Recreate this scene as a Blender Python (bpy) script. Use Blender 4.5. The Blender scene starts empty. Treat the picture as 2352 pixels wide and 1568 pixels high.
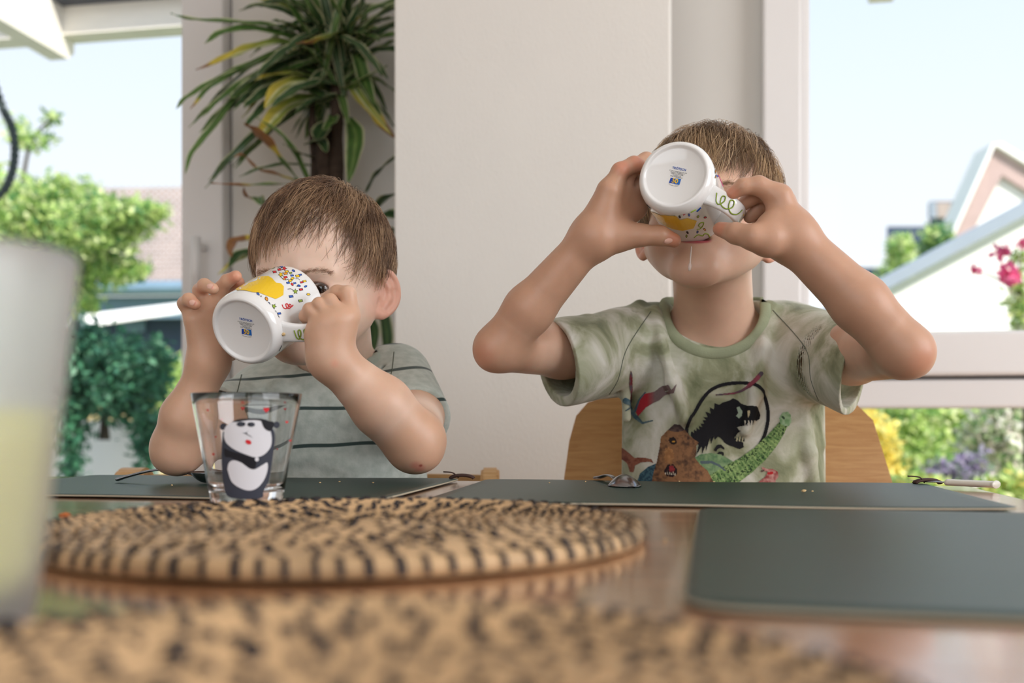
import bpy, bmesh, math, random
import numpy as np
from mathutils import Vector, Matrix
random.seed(7)
rng = np.random.default_rng(7)
sc = bpy.context.scene
COL = sc.collection
R = math.radians

# ------------------------------------------------------------------ camera, sky, sun, fill lamps, exposure
TZ = 0.75            # table top height
CH = 0.073           # lens height above the table
FPX, CX, HY = 2286.7, 1176.0, 965.0
YAW = R(10)
cam = bpy.data.cameras.new('camera'); camo = bpy.data.objects.new('camera', cam); COL.objects.link(camo)
camo.location = (0, 0, TZ + CH); camo.rotation_euler = (R(90), 0, YAW)
cam.lens = 35; cam.sensor_width = 36; cam.shift_y = (HY - 784) / 2352.0
cam.clip_start = 0.02; cam.clip_end = 300
cam.dof.use_dof = True; cam.dof.focus_distance = 1.09; cam.dof.aperture_fstop = 4.0
sc.camera = camo

w = bpy.data.worlds.new('sky'); sc.world = w; w.use_nodes = True
nt = w.node_tree; nt.nodes.clear()
o_ = nt.nodes.new('ShaderNodeOutputWorld'); b_ = nt.nodes.new('ShaderNodeBackground')
tc = nt.nodes.new('ShaderNodeTexCoord'); sx = nt.nodes.new('ShaderNodeSeparateXYZ'); rp = nt.nodes.new('ShaderNodeValToRGB')
nt.links.new(tc.outputs['Generated'], sx.inputs[0]); nt.links.new(sx.outputs['Z'], rp.inputs[0])
nt.links.new(rp.outputs[0], b_.inputs[0]); nt.links.new(b_.outputs[0], o_.inputs[0])
e = rp.color_ramp.elements
e[0].position = 0.0; e[0].color = (0.97, 0.99, 1.0, 1)
e[1].position = 1.0; e[1].color = (0.42, 0.62, 1.0, 1)
m_ = e.new(0.22); m_.color = (0.86, 0.93, 1.0, 1)
m_ = e.new(0.5); m_.color = (0.66, 0.82, 1.0, 1)
b_.inputs['Strength'].default_value = 1.12

sun = bpy.data.lights.new('sun', 'SUN'); suno = bpy.data.objects.new('sun', sun); COL.objects.link(suno)
sun.energy = 6.0; sun.angle = R(1.0); sun.color = (1.0, 0.95, 0.86)
suno.rotation_euler = Vector((-0.50, 0.50, -0.70)).to_track_quat('-Z', 'Y').to_euler()

def area(name, loc, aim, sx_, sy_, power, col):
    l = bpy.data.lights.new(name, 'AREA'); o = bpy.data.objects.new(name, l); COL.objects.link(o)
    l.shape = 'RECTANGLE'; l.size = sx_; l.size_y = sy_; l.energy = power; l.color = col
    o.location = loc; o.rotation_euler = (Vector(aim) - Vector(loc)).to_track_quat('-Z', 'Y').to_euler()
    return o
# fill lamps added to stand in for daylight from unseen windows (side wall on the right, wall behind the camera)
area('side_fill_lamp', (2.30, 0.15, 1.60), (0.0, 0.6, 1.1), 1.9, 1.5, 46, (0.97, 0.98, 1.0))
area('rear_fill_lamp', (-0.6, -2.55, 1.65), (-0.2, 1.5, 1.1), 3.2, 1.5, 23, (0.96, 0.98, 1.0))

sc.view_settings.view_transform = 'Standard'; sc.view_settings.look = 'None'
sc.view_settings.gamma = 1.0; sc.view_settings.use_curve_mapping = False
sc.view_settings.exposure = 0.0

# ------------------------------------------------------------------ helpers
FW = Vector((-math.sin(YAW), math.cos(YAW), 0)); RT = Vector((math.cos(YAW), math.sin(YAW), 0)); UP = Vector((0, 0, 1))
ORG = Vector((0, 0, TZ + CH))
def P(px, py, D):
    """world point seen at photo position (px,py) that stands D metres in front of the lens"""
    return ORG + FW * D + RT * ((px - CX) / FPX * D) + UP * ((HY - py) / FPX * D)
def PV(r, u, d):   # vector from right / up / depth components
    return RT * r + UP * u + FW * d
def XatY(px, Y):
    t = (px - CX) / FPX
    return Y * (-math.sin(YAW) + math.cos(YAW) * t) / (math.cos(YAW) + math.sin(YAW) * t)
def ZatY(px, py, Y):
    t = (px - CX) / FPX
    return TZ + CH + (HY - py) / FPX * Y / (math.cos(YAW) + math.sin(YAW) * t)

def lin(*c):
    if len(c) == 1: c = c[0]
    out = []
    for v in c[:3]:
        v = v / 255.0
        out.append(v / 12.92 if v <= 0.04045 else ((v + 0.055) / 1.055) ** 2.4)
    return tuple(out) + (1.0,)

def mat(name, col, rough=0.5, spec=0.5, noise=0.0, nscale=20.0, bump=0.0, bscale=100.0, sss=0.0, coat=0.0, metal=0.0,
        attr=None, stretch=None, sheen=0.0, sssr=(1.0, 0.35, 0.2), sscale=0.004, bdist=0.001):
    m = bpy.data.materials.new(name); m.use_nodes = True
    t = m.node_tree; p = t.nodes['Principled BSDF']
    p.inputs['Roughness'].default_value = rough; p.inputs['Specular IOR Level'].default_value = spec
    p.inputs['Metallic'].default_value = metal; p.inputs['Coat Weight'].default_value = coat
    p.inputs['Coat Roughness'].default_value = 0.05
    p.inputs['Sheen Weight'].default_value = sheen
    if sss:
        p.inputs['Subsurface Weight'].default_value = sss
        p.inputs['Subsurface Radius'].default_value = sssr
        p.inputs['Subsurface Scale'].default_value = sscale
    cd = t.nodes.new('ShaderNodeTexCoord'); src = cd.outputs['Object']
    if stretch:
        mp = t.nodes.new('ShaderNodeMapping'); mp.inputs['Scale'].default_value = stretch
        t.links.new(src, mp.inputs[0]); src = mp.outputs[0]
    if attr:
        at = t.nodes.new('ShaderNodeAttribute'); at.attribute_name = attr; base = at.outputs['Color']
    else:
        rg = t.nodes.new('ShaderNodeRGB'); rg.outputs[0].default_value = tuple(col[:3]) + (1,); base = rg.outputs[0]
    nz = t.nodes.new('ShaderNodeTexNoise'); nz.inputs['Scale'].default_value = nscale; nz.inputs['Detail'].default_value = 5
    t.links.new(src, nz.inputs['Vector'])
    mr = t.nodes.new('ShaderNodeMapRange'); mr.inputs[1].default_value = 0.3; mr.inputs[2].default_value = 0.7
    mr.inputs[3].default_value = 1 - noise; mr.inputs[4].default_value = 1 + noise
    t.links.new(nz.outputs[0], mr.inputs[0])
    vm = t.nodes.new('ShaderNodeVectorMath'); vm.operation = 'MULTIPLY'
    t.links.new(base, vm.inputs[0]); t.links.new(mr.outputs[0], vm.inputs[1])
    t.links.new(vm.outputs[0], p.inputs['Base Color'])
    if bump:
        n2 = t.nodes.new('ShaderNodeTexNoise'); n2.inputs['Scale'].default_value = bscale; n2.inputs['Detail'].default_value = 4
        t.links.new(src, n2.inputs['Vector'])
        bp = t.nodes.new('ShaderNodeBump'); bp.inputs['Strength'].default_value = bump; bp.inputs['Distance'].default_value = bdist
        t.links.new(n2.outputs[0], bp.inputs['Height']); t.links.new(bp.outputs[0], p.inputs['Normal'])
    return m

def glassmat(name, tint=(1, 1, 1), mixmax=1.0, rough=0.0):
    """thin pane: clear with a fresnel reflection"""
    m = bpy.data.materials.new(name); m.use_nodes = True; t = m.node_tree; t.nodes.clear()
    o = t.nodes.new('ShaderNodeOutputMaterial'); tr = t.nodes.new('ShaderNodeBsdfTransparent'); gl = t.nodes.new('ShaderNodeBsdfGlossy')
    tr.inputs[0].default_value = tuple(tint) + (1,); gl.inputs['Roughness'].default_value = rough
    fr = t.nodes.new('ShaderNodeFresnel'); fr.inputs[0].default_value = 1.45
    mu = t.nodes.new('ShaderNodeMath'); mu.operation = 'MULTIPLY'; mu.inputs[1].default_value = mixmax
    mx = t.nodes.new('ShaderNodeMixShader')
    t.links.new(fr.outputs[0], mu.inputs[0]); t.links.new(mu.outputs[0], mx.inputs[0])
    t.links.new(tr.outputs[0], mx.inputs[1]); t.links.new(gl.outputs[0], mx.inputs[2]); t.links.new(mx.outputs[0], o.inputs[0])
    return m

def setp(o, parent):
    if parent is not None:
        o.parent = parent
        loc = parent.location.copy() if parent.parent is None else Vector((0, 0, 0))
        o.matrix_parent_inverse = Matrix.Translation(-loc)
def mobj(name, verts, faces, m=None, parent=None, smooth=False, cols=None):
    me = bpy.data.meshes.new(name)
    if isinstance(verts, np.ndarray) and isinstance(faces, np.ndarray):
        nv, nf, k = len(verts), len(faces), faces.shape[1]
        me.vertices.add(nv); me.vertices.foreach_set('co', np.ascontiguousarray(verts, dtype=np.float32).ravel())
        me.loops.add(nf * k); me.loops.foreach_set('vertex_index', np.ascontiguousarray(faces, dtype=np.int32).ravel())
        me.polygons.add(nf); me.polygons.foreach_set('loop_start', np.arange(0, nf * k, k, dtype=np.int32))
        me.update(calc_edges=True); me.validate()
    else:
        me.from_pydata([tuple(v) for v in verts], [], [tuple(int(i) for i in f) for f in faces]); me.update()
    if smooth: me.shade_smooth()
    if cols is not None:
        a = me.color_attributes.new('Col', 'FLOAT_COLOR', 'POINT')
        cc = np.ones((len(me.vertices), 4), np.float32); cc[:, :3] = np.asarray(cols, np.float32)[:, :3]
        a.data.foreach_set('color', cc.ravel())
    o = bpy.data.objects.new(name, me); COL.objects.link(o)
    if m: me.materials.append(m)
    setp(o, parent)
    return o
def bmobj(name, bm, m=None, parent=None, smooth=False):
    me = bpy.data.meshes.new(name); bm.normal_update(); bm.to_mesh(me); bm.free()
    if smooth: me.shade_smooth()
    o = bpy.data.objects.new(name, me); COL.objects.link(o)
    if m: me.materials.append(m)
    setp(o, parent)
    return o
def tag(o, label, cat, group=None):
    o['label'] = label; o['category'] = cat
    if group: o['group'] = group
    return o
def root(name, loc, label, cat, group=None):
    o = bpy.data.objects.new(name, None); COL.objects.link(o); o.location = loc; o.empty_display_size = 0.05
    return tag(o, label, cat, group)
def struct(o, label=None):
    o['kind'] = 'structure'
    if label: o['label'] = label
    return o
def box(name, x0, x1, y0, y1, z0, z1, m, parent=None, bev=0.0):
    bm = bmesh.new(); bmesh.ops.create_cube(bm, size=1)
    for v in bm.verts:
        v.co = Vector((x0 + (v.co.x + .5) * (x1 - x0), y0 + (v.co.y + .5) * (y1 - y0), z0 + (v.co.z + .5) * (z1 - z0)))
    if bev: bmesh.ops.bevel(bm, geom=bm.edges[:], offset=bev, segments=2, affect='EDGES', profile=0.5)
    return bmobj(name, bm, m, parent)
def prism(name, poly, axis_vec, m, parent=None, bev=0.0):
    """extrude a world-space polygon by a vector"""
    bm = bmesh.new(); a = [bm.verts.new(p) for p in poly]; b = [bm.verts.new(Vector(p) + Vector(axis_vec)) for p in poly]
    bm.faces.new(a); bm.faces.new(b[::-1]); n = len(a)
    for i in range(n): bm.faces.new((a[i], b[i], b[(i + 1) % n], a[(i + 1) % n]))
    bmesh.ops.recalc_face_normals(bm, faces=bm.faces[:])
    if bev: bmesh.ops.bevel(bm, geom=bm.edges[:], offset=bev, segments=2, affect='EDGES')
    return bmobj(name, bm, m, parent)
def lathe(name, prof, m, parent=None, seg=64, frame=None, smooth=True):
    """prof: (radius, height) list; frame: (origin, x axis, y axis, z axis)"""
    O, X, Y, Z = frame if frame else (Vector((0, 0, 0)), Vector((1, 0, 0)), Vector((0, 1, 0)), UP)
    V = []; Fc = []
    n = len(prof)
    for i in range(seg):
        a = 2 * math.pi * i / seg
        d = X * math.cos(a) + Y * math.sin(a)
        for r, z in prof: V.append(O + d * max(r, 1e-5) + Z * z)
    for i in range(seg):
        j = (i + 1) % seg
        for k in range(n - 1): Fc.append((i * n + k, j * n + k, j * n + k + 1, i * n + k + 1))
    o = mobj(name, V, Fc, m, parent, smooth)
    return o
def tube(pts, rad, seg=8, caps=True, flat=None):
    """verts, faces of a tube along pts; rad scalar or list; flat=(normal vec, factor) squashes it"""
    pts = [Vector(p) for p in pts]; n = len(pts)
    rad = [rad] * n if not hasattr(rad, '__len__') else rad
    V = []; Fc = []
    prev = None
    for i, p in enumerate(pts):
        t = (pts[min(i + 1, n - 1)] - pts[max(i - 1, 0)]).normalized()
        if flat is not None:
            nrm = (flat[0] - t * flat[0].dot(t)).normalized()
        elif prev is None:
            nrm = t.orthogonal().normalized()
        else:
            nrm = (prev - t * prev.dot(t)).normalized()
        prev = nrm; bi = t.cross(nrm)
        f = flat[1] if flat else 1.0
        for k in range(seg):
            a = 2 * math.pi * k / seg
            V.append(p + nrm * (math.cos(a) * rad[i] * f) + bi * (math.sin(a) * rad[i]))
    for i in range(n - 1):
        for k in range(seg):
            l = (k + 1) % seg
            Fc.append((i * seg + k, i * seg + l, (i + 1) * seg + l, (i + 1) * seg + k))
    if caps:
        Fc.append(tuple(range(seg))[::-1]); Fc.append(tuple((n - 1) * seg + k for k in range(seg)))
    return V, Fc
def spline(pts, n=8):
    """catmull-rom resample"""
    pts = [Vector(p) for p in pts]; out = []
    for i in range(len(pts) - 1):
        p0 = pts[max(i - 1, 0)]; p1 = pts[i]; p2 = pts[i + 1]; p3 = pts[min(i + 2, len(pts) - 1)]
        for k in range(n):
            t = k / n
            out.append(0.5 * ((2 * p1) + (p2 - p0) * t + (2 * p0 - 5 * p1 + 4 * p2 - p3) * t * t + (3 * p1 - p0 - 3 * p2 + p3) * t ** 3))
    out.append(pts[-1]); return out
def merge(parts):
    V = []; Fc = []
    for v, f in parts:
        b = len(V); V += list(v); Fc += [tuple(i + b for i in q) for q in f]
    return V, Fc

# ------------------------------------------------------------------ materials of the room
M_wall = mat('plaster_white', lin(232, 229, 224), 0.85, 0.2, 0.012, 6, bump=0.22, bscale=150, bdist=0.003, stretch=(1.35, 1.35, 0.75))
M_wall2 = mat('wall_paint', lin(222, 219, 214), 0.8, 0.2, 0.01, 5, bump=0.08, bscale=120)
M_frame = mat('window_lacquer', lin(232, 230, 230), 0.35, 0.4, 0.01, 6)
M_frame_d = mat('gasket_gap_shadow', lin(158, 154, 152), 0.6, 0.3, 0.03, 30)  # door gasket, also the painted shadow in the transom gap
M_floor = mat('floor_oak', lin(170, 130, 95), 0.45, 0.4, 0.18, 8, stretch=(1, 8, 1))
M_pane = glassmat('window_pane', mixmax=0.12)
M_ceil = mat('ceiling_paint', lin(238, 237, 234), 0.9, 0.2, 0.01, 5)

# ------------------------------------------------------------------ room shell
CY = 1.85; WY = 2.30       # pillar face, window wall plane
XL, XR, YB, ZC = -3.2, 2.4, -2.7, 2.62
struct(box('floor', XL, XR, YB, WY + .25, -0.08, 0.0, M_floor))
struct(box('ceiling', XL, XR, YB, WY + .05, ZC, ZC + .12, M_ceil))
xcl, xcr = XatY(905, CY), XatY(1540, CY)
struct(box('wall_pillar', xcl, xcr, CY, CY + .14, 0, ZC, M_wall, bev=0.004), 'white textured plaster pillar between the two windows')
# left part: door frame + painted panel behind the plant
xd0, xd1 = XatY(429, WY), XatY(524, WY)
struct(box('wall_panel', xd1 + .006, xcr - .02, WY + .01, WY + .16, 0, ZC, M_wall2))
d1 = struct(box('door_1', xd0, xd1, WY - .03, WY + .08, 0.05, ZC - .03, M_frame, bev=0.006), 'white patio door stile beside the plant')
box('door_gasket', xd1, xd1 + .006, WY + .02, WY + .05, 0.05, ZC - .03, M_frame_d, d1)
box('door_pane', XL + .1, xd0, WY + .022, WY + .03, 0.12, ZC - .14, M_pane, d1)
box('door_bottom_rail', XL + .1, xd0, WY - .02, WY + .07, 0.02, 0.12, M_frame, d1)
box('door_top_rail', XL + .1, xd0, WY - .02, WY + .07, ZC - .14, ZC - .03, M_frame, d1)
box('door_far_stile', XL, XL + .1, WY - .02, WY + .07, 0.02, ZC - .03, M_frame, d1)
hx = XatY(457, WY - .06); hz0, hz1 = ZatY(457, 655, WY), ZatY(457, 557, WY)
hnd = merge([tube([(hx, WY - .075, hz0 - .04), (hx, WY - .075, hz1)], .011, 12), tube([(hx, WY - .07, hz1 - .02), (hx, WY - .02, hz1 - .02)], .009, 10)])
mobj('door_handle', hnd[0], hnd[1], M_frame, d1, True)
# right part: reveal panel, sash window with transom, lower pane
WR = 2.15
xr0, xr1, xr2 = XatY(1540, WR), XatY(1748, WR), XatY(1856, WR)
struct(box('wall_reveal', xcr - .05, xr1 + .02, WR, WR + .32, 0, ZC, M_wall2))
zt0, zt1, zg = ZatY(2200, 937, WR), ZatY(2200, 764, WR), ZatY(2200, 868, WR)
w1 = struct(box('window_1', xr1, xr2 - .018, WR - .05, WR + .06, 0, ZC, M_frame, bev=0.006), 'white window frame on the right')
box('window_bead', xr2 - .020, xr2, WR - .03, WR + .05, zt1, ZC, M_frame, w1, bev=0.005)
box('sash_rail', xr1 + .03, XR, WR - .045, WR + .06, zg + .004, zt1, M_frame, w1, bev=0.007)
box('transom', xr1 + .03, XR, WR - .03, WR + .06, zt0, zg - .004, M_frame, w1, bev=0.006)
box('transom_gap_shadow', xr1 + .03, XR, WR - .005, WR + .05, zg - .006, zg + .006, M_frame_d, w1)  # grey strip coloured to stand for the shadow in the gap
box('window_pane_upper', xr2, XR, WR + .01, WR + .016, zt1, ZC - .08, M_pane, w1)
box('window_pane_lower', xr2 - .02, XR, WR + .01, WR + .016, .12, zt0, M_pane, w1)
box('window_lower_rail', xr1, XR, WR - .03, WR + .06, 0.0, .12, M_frame, w1)
box('window_head', xr1, XR, WR - .03, WR + .06, ZC - .08, ZC, M_frame, w1)
# side walls with the other window openings
struct(box('wall_left', XL - .12, XL, YB, WY + .1, 0, ZC, M_wall2))
box_r = [('wall_right', XR, XR + .12, YB, -.85, 0, ZC), ('wall_right', XR, XR + .12, 1.15, WR + .06, 0, ZC),
         ('wall_right', XR, XR + .12, -.85, 1.15, 0, .82), ('wall_right', XR, XR + .12, -.85, 1.15, 2.38, ZC)]
for a in box_r: struct(box(*a, M_wall2))
for a in [('wall_back', XL, -2.25, YB - .12, YB, 0, ZC), ('wall_back', 1.05, XR, YB - .12, YB, 0, ZC),
          ('wall_back', -2.25, 1.05, YB - .12, YB, 0, .85), ('wall_back', -2.25, 1.05, YB - .12, YB, 2.42, ZC)]:
    struct(box(*a, M_wall2))
# ------------------------------------------------------------------ outside: ground, pergola, neighbours
M_ground = mat('garden_ground', lin(120, 140, 80), 0.9, 0.1, 0.3, 3)
M_terr = mat('terrace_stone', lin(190, 184, 175), 0.8, 0.2, 0.1, 6)
M_cream = mat('cream_timber', lin(244, 238, 228), 0.6, 0.3, 0.03, 10, stretch=(1, 1, 6))
M_dark = mat('dark_gutter', lin(70, 74, 84), 0.5, 0.4, 0.05, 10)
M_tile = mat('roof_tile', lin(172, 158, 152), 0.8, 0.2, 0.16, 2.2)
M_tile2 = mat('roof_tile_pink', lin(190, 166, 162), 0.8, 0.2, 0.1, 3)
M_blue = mat('blue_grey_board', lin(112, 138, 160), 0.6, 0.3, 0.06, 3)
M_navy = mat('slate_cladding', lin(64, 78, 104), 0.7, 0.3, 0.08, 2)
M_yel = mat('ochre_render', lin(206, 184, 140), 0.9, 0.1, 0.05, 2)
M_ren = mat('white_render', lin(246, 244, 240), 0.9, 0.1, 0.02, 3)
M_zinc = mat('zinc_verge', lin(152, 162, 176), 0.5, 0.4, 0.04, 3)
M_leaf = mat('garden_leaf', (1, 1, 1), 0.45, 0.5, 0.1, 8, attr='Col')
# let light shine through the leaves
def translucent(m, wgt):
    t = m.node_tree; p = t.nodes['Principled BSDF']
    src = p.inputs['Base Color'].links[0].from_socket
    tl = t.nodes.new('ShaderNodeBsdfTranslucent'); mx = t.nodes.new('ShaderNodeMixShader'); mx.inputs[0].default_value = wgt
    t.links.new(src, tl.inputs[0]); t.links.new(p.outputs[0], mx.inputs[1]); t.links.new(tl.outputs[0], mx.inputs[2])
    t.links.new(mx.outputs[0], t.nodes['Material Output'].inputs[0])
translucent(M_leaf, 0.4)
M_bark = mat('bark', lin(84, 74, 66), 0.9, 0.2, 0.2, 30)
g = struct(mobj('ground', [(-80, WY + .3, -.12), (80, WY + .3, -.12), (80, 120, -.12), (-80, 120, -.12)], [(0, 1, 2, 3)], M_ground))
g = struct(box('terrace', -6, 6, WY + .25, 4.6, -.11, -.02, M_terr))

def boxc(name, c, ax, sx_, sy_, sz_, m, parent=None, bev=0):
    """box centred at c, rotated so its local x runs along horizontal vector ax"""
    ax = Vector(ax).normalized(); ay = UP.cross(ax)
    bm = bmesh.new(); bmesh.ops.create_cube(bm, size=1)
    for v in bm.verts: v.co = Vector(c) + ax * (v.co.x * sx_) + ay * (v.co.y * sy_) + UP * (v.co.z * sz_)
    if bev: bmesh.ops.bevel(bm, geom=bm.edges[:], offset=bev, segments=2, affect='EDGES')
    return bmobj(name, bm, m, parent)

pg = root('pergola', (-1, 3.8, 0), 'cream timber pergola beam with rafters outside the left door', 'pergola')
zb0, zb1 = ZatY(300, 73, 3.8), ZatY(300, 8, 3.8)
box('beam', -4.2, 3.4, 3.78, 3.88, zb0, zb1, M_cream, pg)
box('gutter', -4.2, 3.4, 3.70, 3.86, zb1, zb1 + .035, M_dark, pg)
for i in range(5):
    xr = -2.62 + 1.105 * i
    prism('rafter', [(xr - .042, 2.5, zb0 - .088), (xr - .042, 3.82, zb0 - .088), (xr - .042, 3.86, zb0 - .05), (xr - .042, 3.86, zb1 + .06), (xr - .042, 2.5, zb1 + .06)], (.084, 0, 0), M_cream, pg)
for xp in (-4.1, 3.3): box('post', xp - .06, xp + .06, 3.77, 3.89, -.05, zb0, M_cream, pg)

# twisted vine stem hanging from the pergola
V, Fc = [], []
path = spline([P(-40, 60, 4.4), P(-22, 160, 4.4), P(5, 245, 4.4), P(30, 300, 4.4), P(33, 370, 4.4), P(14, 430, 4.4), P(-25, 480, 4.4), P(-60, 620, 4.4), P(-70, 1100, 4.5)], 24)
for ph in (0, math.pi):
    q = []
    for i, p in enumerate(path):
        t = (path[min(i + 1, len(path) - 1)] - path[max(i - 1, 0)]).normalized(); n1 = t.orthogonal().normalized(); n2 = t.cross(n1)
        a = i * 0.62 + ph
        q.append(p + n1 * math.cos(a) * .009 + n2 * math.sin(a) * .009)
    v, f = tube(q, .0105, 8); V, Fc = merge([(V, Fc), (v, f)])
tag(mobj('vine_stem', V, Fc, mat('vine_bark', lin(72, 82, 84), .9, .2, .15, 40), None, True), 'dark twisted vine stem curving down outside the left door', 'vine')

def foliage(blobs, size, cols, seed, aspect=0.55):
    """blobs: (centre, radii, count).  returns verts, faces, colours of folded leaves"""
    r = np.random.default_rng(seed); Vs = []; Cs = []
    for c, rad, n in blobs:
        u = r.normal(size=(n, 3)); u /= np.linalg.norm(u, axis=1)[:, None]
        rr = r.random(n) ** 0.45
        # lumpy outline
        lump = 1 + 0.18 * np.sin(u[:, 0] * 7 + seed) * np.cos(u[:, 2] * 6 + seed * 2) + 0.1 * r.normal(size=n)
        pos = np.array(c) + u * (rr * lump)[:, None] * np.array(rad)
        a = r.normal(size=(n, 3)) + np.array([0, 0, -0.3]); a /= np.linalg.norm(a, axis=1)[:, None]
        b = np.cross(a, r.normal(size=(n, 3)) + np.array([0, 0, 1.2])); b /= np.linalg.norm(b, axis=1)[:, None]
        nn = np.cross(a, b)
        s = size * (0.6 + 0.8 * r.random(n))[:, None]
        v = np.stack([pos, pos + a * s * .5 + b * s * aspect * .5 + nn * s * .08, pos + a * s, pos + a * s * .5 - b * s * aspect * .5 + nn * s * .08], 1)
        Vs.append(v.reshape(-1, 3))
        ci = r.integers(0, len(cols), n); cc = np.array(cols)[ci][:, :3] * (0.75 + 0.5 * r.random(n))[:, None]
        Cs.append(np.repeat(cc, 4, 0))
    V = np.concatenate(Vs); C = np.concatenate(Cs)
    Fq = np.arange(len(V)).reshape(-1, 4)
    Ft = np.concatenate([Fq[:, [0, 1, 2]], Fq[:, [0, 2, 3]]])
    return V, Ft, C
def plant(name, base, blobs, size, cols, seed, label, cat, group=None, stems=None, aspect=0.55):
    rt = root(name, base, label, cat, group)
    V, Ft, C = foliage(blobs, size, cols, seed, aspect)
    f = mobj('foliage', V, Ft, M_leaf, rt, False, C); f['kind'] = 'stuff'
    parts = []
    for pts, r0 in (stems or []):
        q = spline(pts, 5); parts.append(tube(q, [r0 * (1 - .75 * i / (len(q) - 1)) for i in range(len(q))], 6))
    if parts:
        v, fc = merge(parts); mobj('branches', v, fc, M_bark, rt, True)
    return rt
def pxr(px, D): return px / FPX * D
def blob(px, py, rx, ry, D, n, depth=None):
    return (tuple(P(px, py, D)), (pxr(rx, D), depth or pxr((rx + ry) / 2, D), pxr(ry, D)), n)
G_lit = [lin(206, 224, 140), lin(178, 206, 122), lin(236, 242, 186), lin(140, 178, 108)]  # greens whitened so the overexposed sunlight sits in the leaf colour
G_mid = [lin(96, 146, 92), lin(86, 132, 96), lin(120, 164, 104)]
G_dk = [lin(64, 118, 92), lin(74, 132, 98), lin(96, 150, 116), lin(56, 104, 84)]
D0 = 7.5
plant('garden_tree', P(-60, 1080, D0), [blob(40, 520, 120, 120, D0, 4200), blob(150, 470, 110, 65, D0, 2800), blob(230, 520, 120, 66, D0 - .3, 2600),
      blob(300, 490, 80, 34, D0 - .4, 900), blob(345, 482, 45, 18, D0 - .4, 260), blob(180, 610, 120, 56, D0, 2200), blob(285, 615, 70, 30, D0 - .2, 560),
      blob(60, 640, 110, 60, D0, 1200), blob(180, 690, 60, 40, D0, 400), blob(80, 320, 50, 22, D0, 150), blob(120, 270, 30, 14, D0, 60), blob(40, 300, 30, 40, D0, 120)],
      0.058, G_lit + G_lit + G_mid[:1], 3, 'bright green leafy tree outside the left door, in front of the tiled roof', 'tree', None,
      [([P(-60, 1080, D0), P(-40, 800, D0), P(20, 600, D0), P(60, 480, D0)], .10), ([P(20, 600, D0), P(150, 540, D0), P(300, 490, D0), P(370, 478, D0)], .035),
       ([P(20, 600, D0), P(120, 620, D0), P(280, 620, D0)], .03), ([P(40, 520, D0), P(70, 330, D0), P(140, 260, D0)], .02)])
D1 = 5.2
plant('ivy_bush', P(240, 1010, D1), [blob(230, 860, 110, 100, D1, 2600), blob(300, 880, 80, 110, D1 - .05, 1600), blob(190, 800, 60, 60, D1, 900),
      blob(160, 960, 26, 120, D1 - .12, 500), blob(170, 1060, 16, 60, D1 - .14, 160), blob(340, 1000, 22, 90, D1 - .12, 420), blob(360, 830, 40, 60, D1 + .1, 400)],
      0.05, G_dk, 5, 'dark green trailing bush hanging over the white garden wall outside the left door', 'bush', None,
      [([P(240, 1010, D1), P(240, 900, D1)], .03)])
plant('garden_bush', P(400, 1090, 6.5), [blob(395, 860, 40, 50, 6.5, 500), blob(400, 960, 50, 110, 6.5, 900)], 0.06, G_lit, 9,
      'light green bush behind the smaller child’s raised arm, outside the left door', 'bush', None, [([P(400, 1262, 6.5), P(400, 900, 6.5)], .03)])
gw0, gw1 = P(-300, 965, 5.6), P(352, 965, 5.6)
gw = struct(boxc('wall_garden', (gw0 + gw1) / 2 - UP * .42, gw1 - gw0, (gw1 - gw0).length, .2, .84, M_ren), 'low white garden wall outside the left door')

# --- left neighbour: tiled roof, gutter, dark wall section
Dn = 15.0
nb = root('tiled_house', P(330, 1090, Dn), 'neighbouring house with grey-brown tiled roof outside the left door', 'house')
e0, e1 = P(-250, 668, Dn - 1.5), P(760, 655, Dn - 1.5)      # eaves
r0, r1 = P(-250, 440, Dn + 2.6), P(760, 426, Dn + 2.6)      # ridge
nrow = 26
for i in range(nrow):
    a = i / nrow; b = (i + 1.12) / nrow
    sl = [e0.lerp(r0, a) + UP * .05, e1.lerp(r1, a) + UP * .05, e1.lerp(r1, b), e0.lerp(r0, b)]
    nx = 60; V = []; Fc = []
    for k in range(nx * 4 + 1):
        t = k / (nx * 4); wv = .028 * math.cos(k * math.pi / 2 + (math.pi if i % 2 else 0))
        V += [sl[0].lerp(sl[1], t) + UP * wv, sl[3].lerp(sl[2], t) + UP * wv, sl[0].lerp(sl[1], t) + UP * (wv - .06)]
    for k in range(nx * 4):
        Fc += [(3 * k, 3 * k + 3, 3 * k + 4, 3 * k + 1), (3 * k + 2, 3 * k + 5, 3 * k + 3, 3 * k)]
    mobj('tile_course', V, Fc, M_tile, nb)
v, f = tube([e0 + UP * -.02 - FW * .1, e1 - UP * .02 - FW * .1], .10, 10); mobj('gutter', v, f, M_blue, nb, True)
dirn = (e1 - e0).normalized(); L = (e1 - e0).length
boxc('fascia', (e0 + e1) / 2 - UP * .26 + FW * .1, dirn, L, .1, .30, M_blue, nb)
zt = e0.z - .42
wc = (e0 + e1) / 2 + FW * .7
boxc('house_wall', (wc.x, wc.y, zt / 2), dirn, L, .2, zt, M_yel, nb)
boxc('house_wall_dark', tuple(P(380, 800, Dn - .95)), dirn, 2.6, .1, 1.0, M_navy, nb)
f_ = boxc('shutter', tuple(P(405, 850, Dn - 1.05)), dirn, .5, .06, .42, M_ren, nb)
boxc('shutter', tuple(P(305, 738, Dn - 1.05)), dirn, .35, .06, .3, M_blue, nb)
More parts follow.
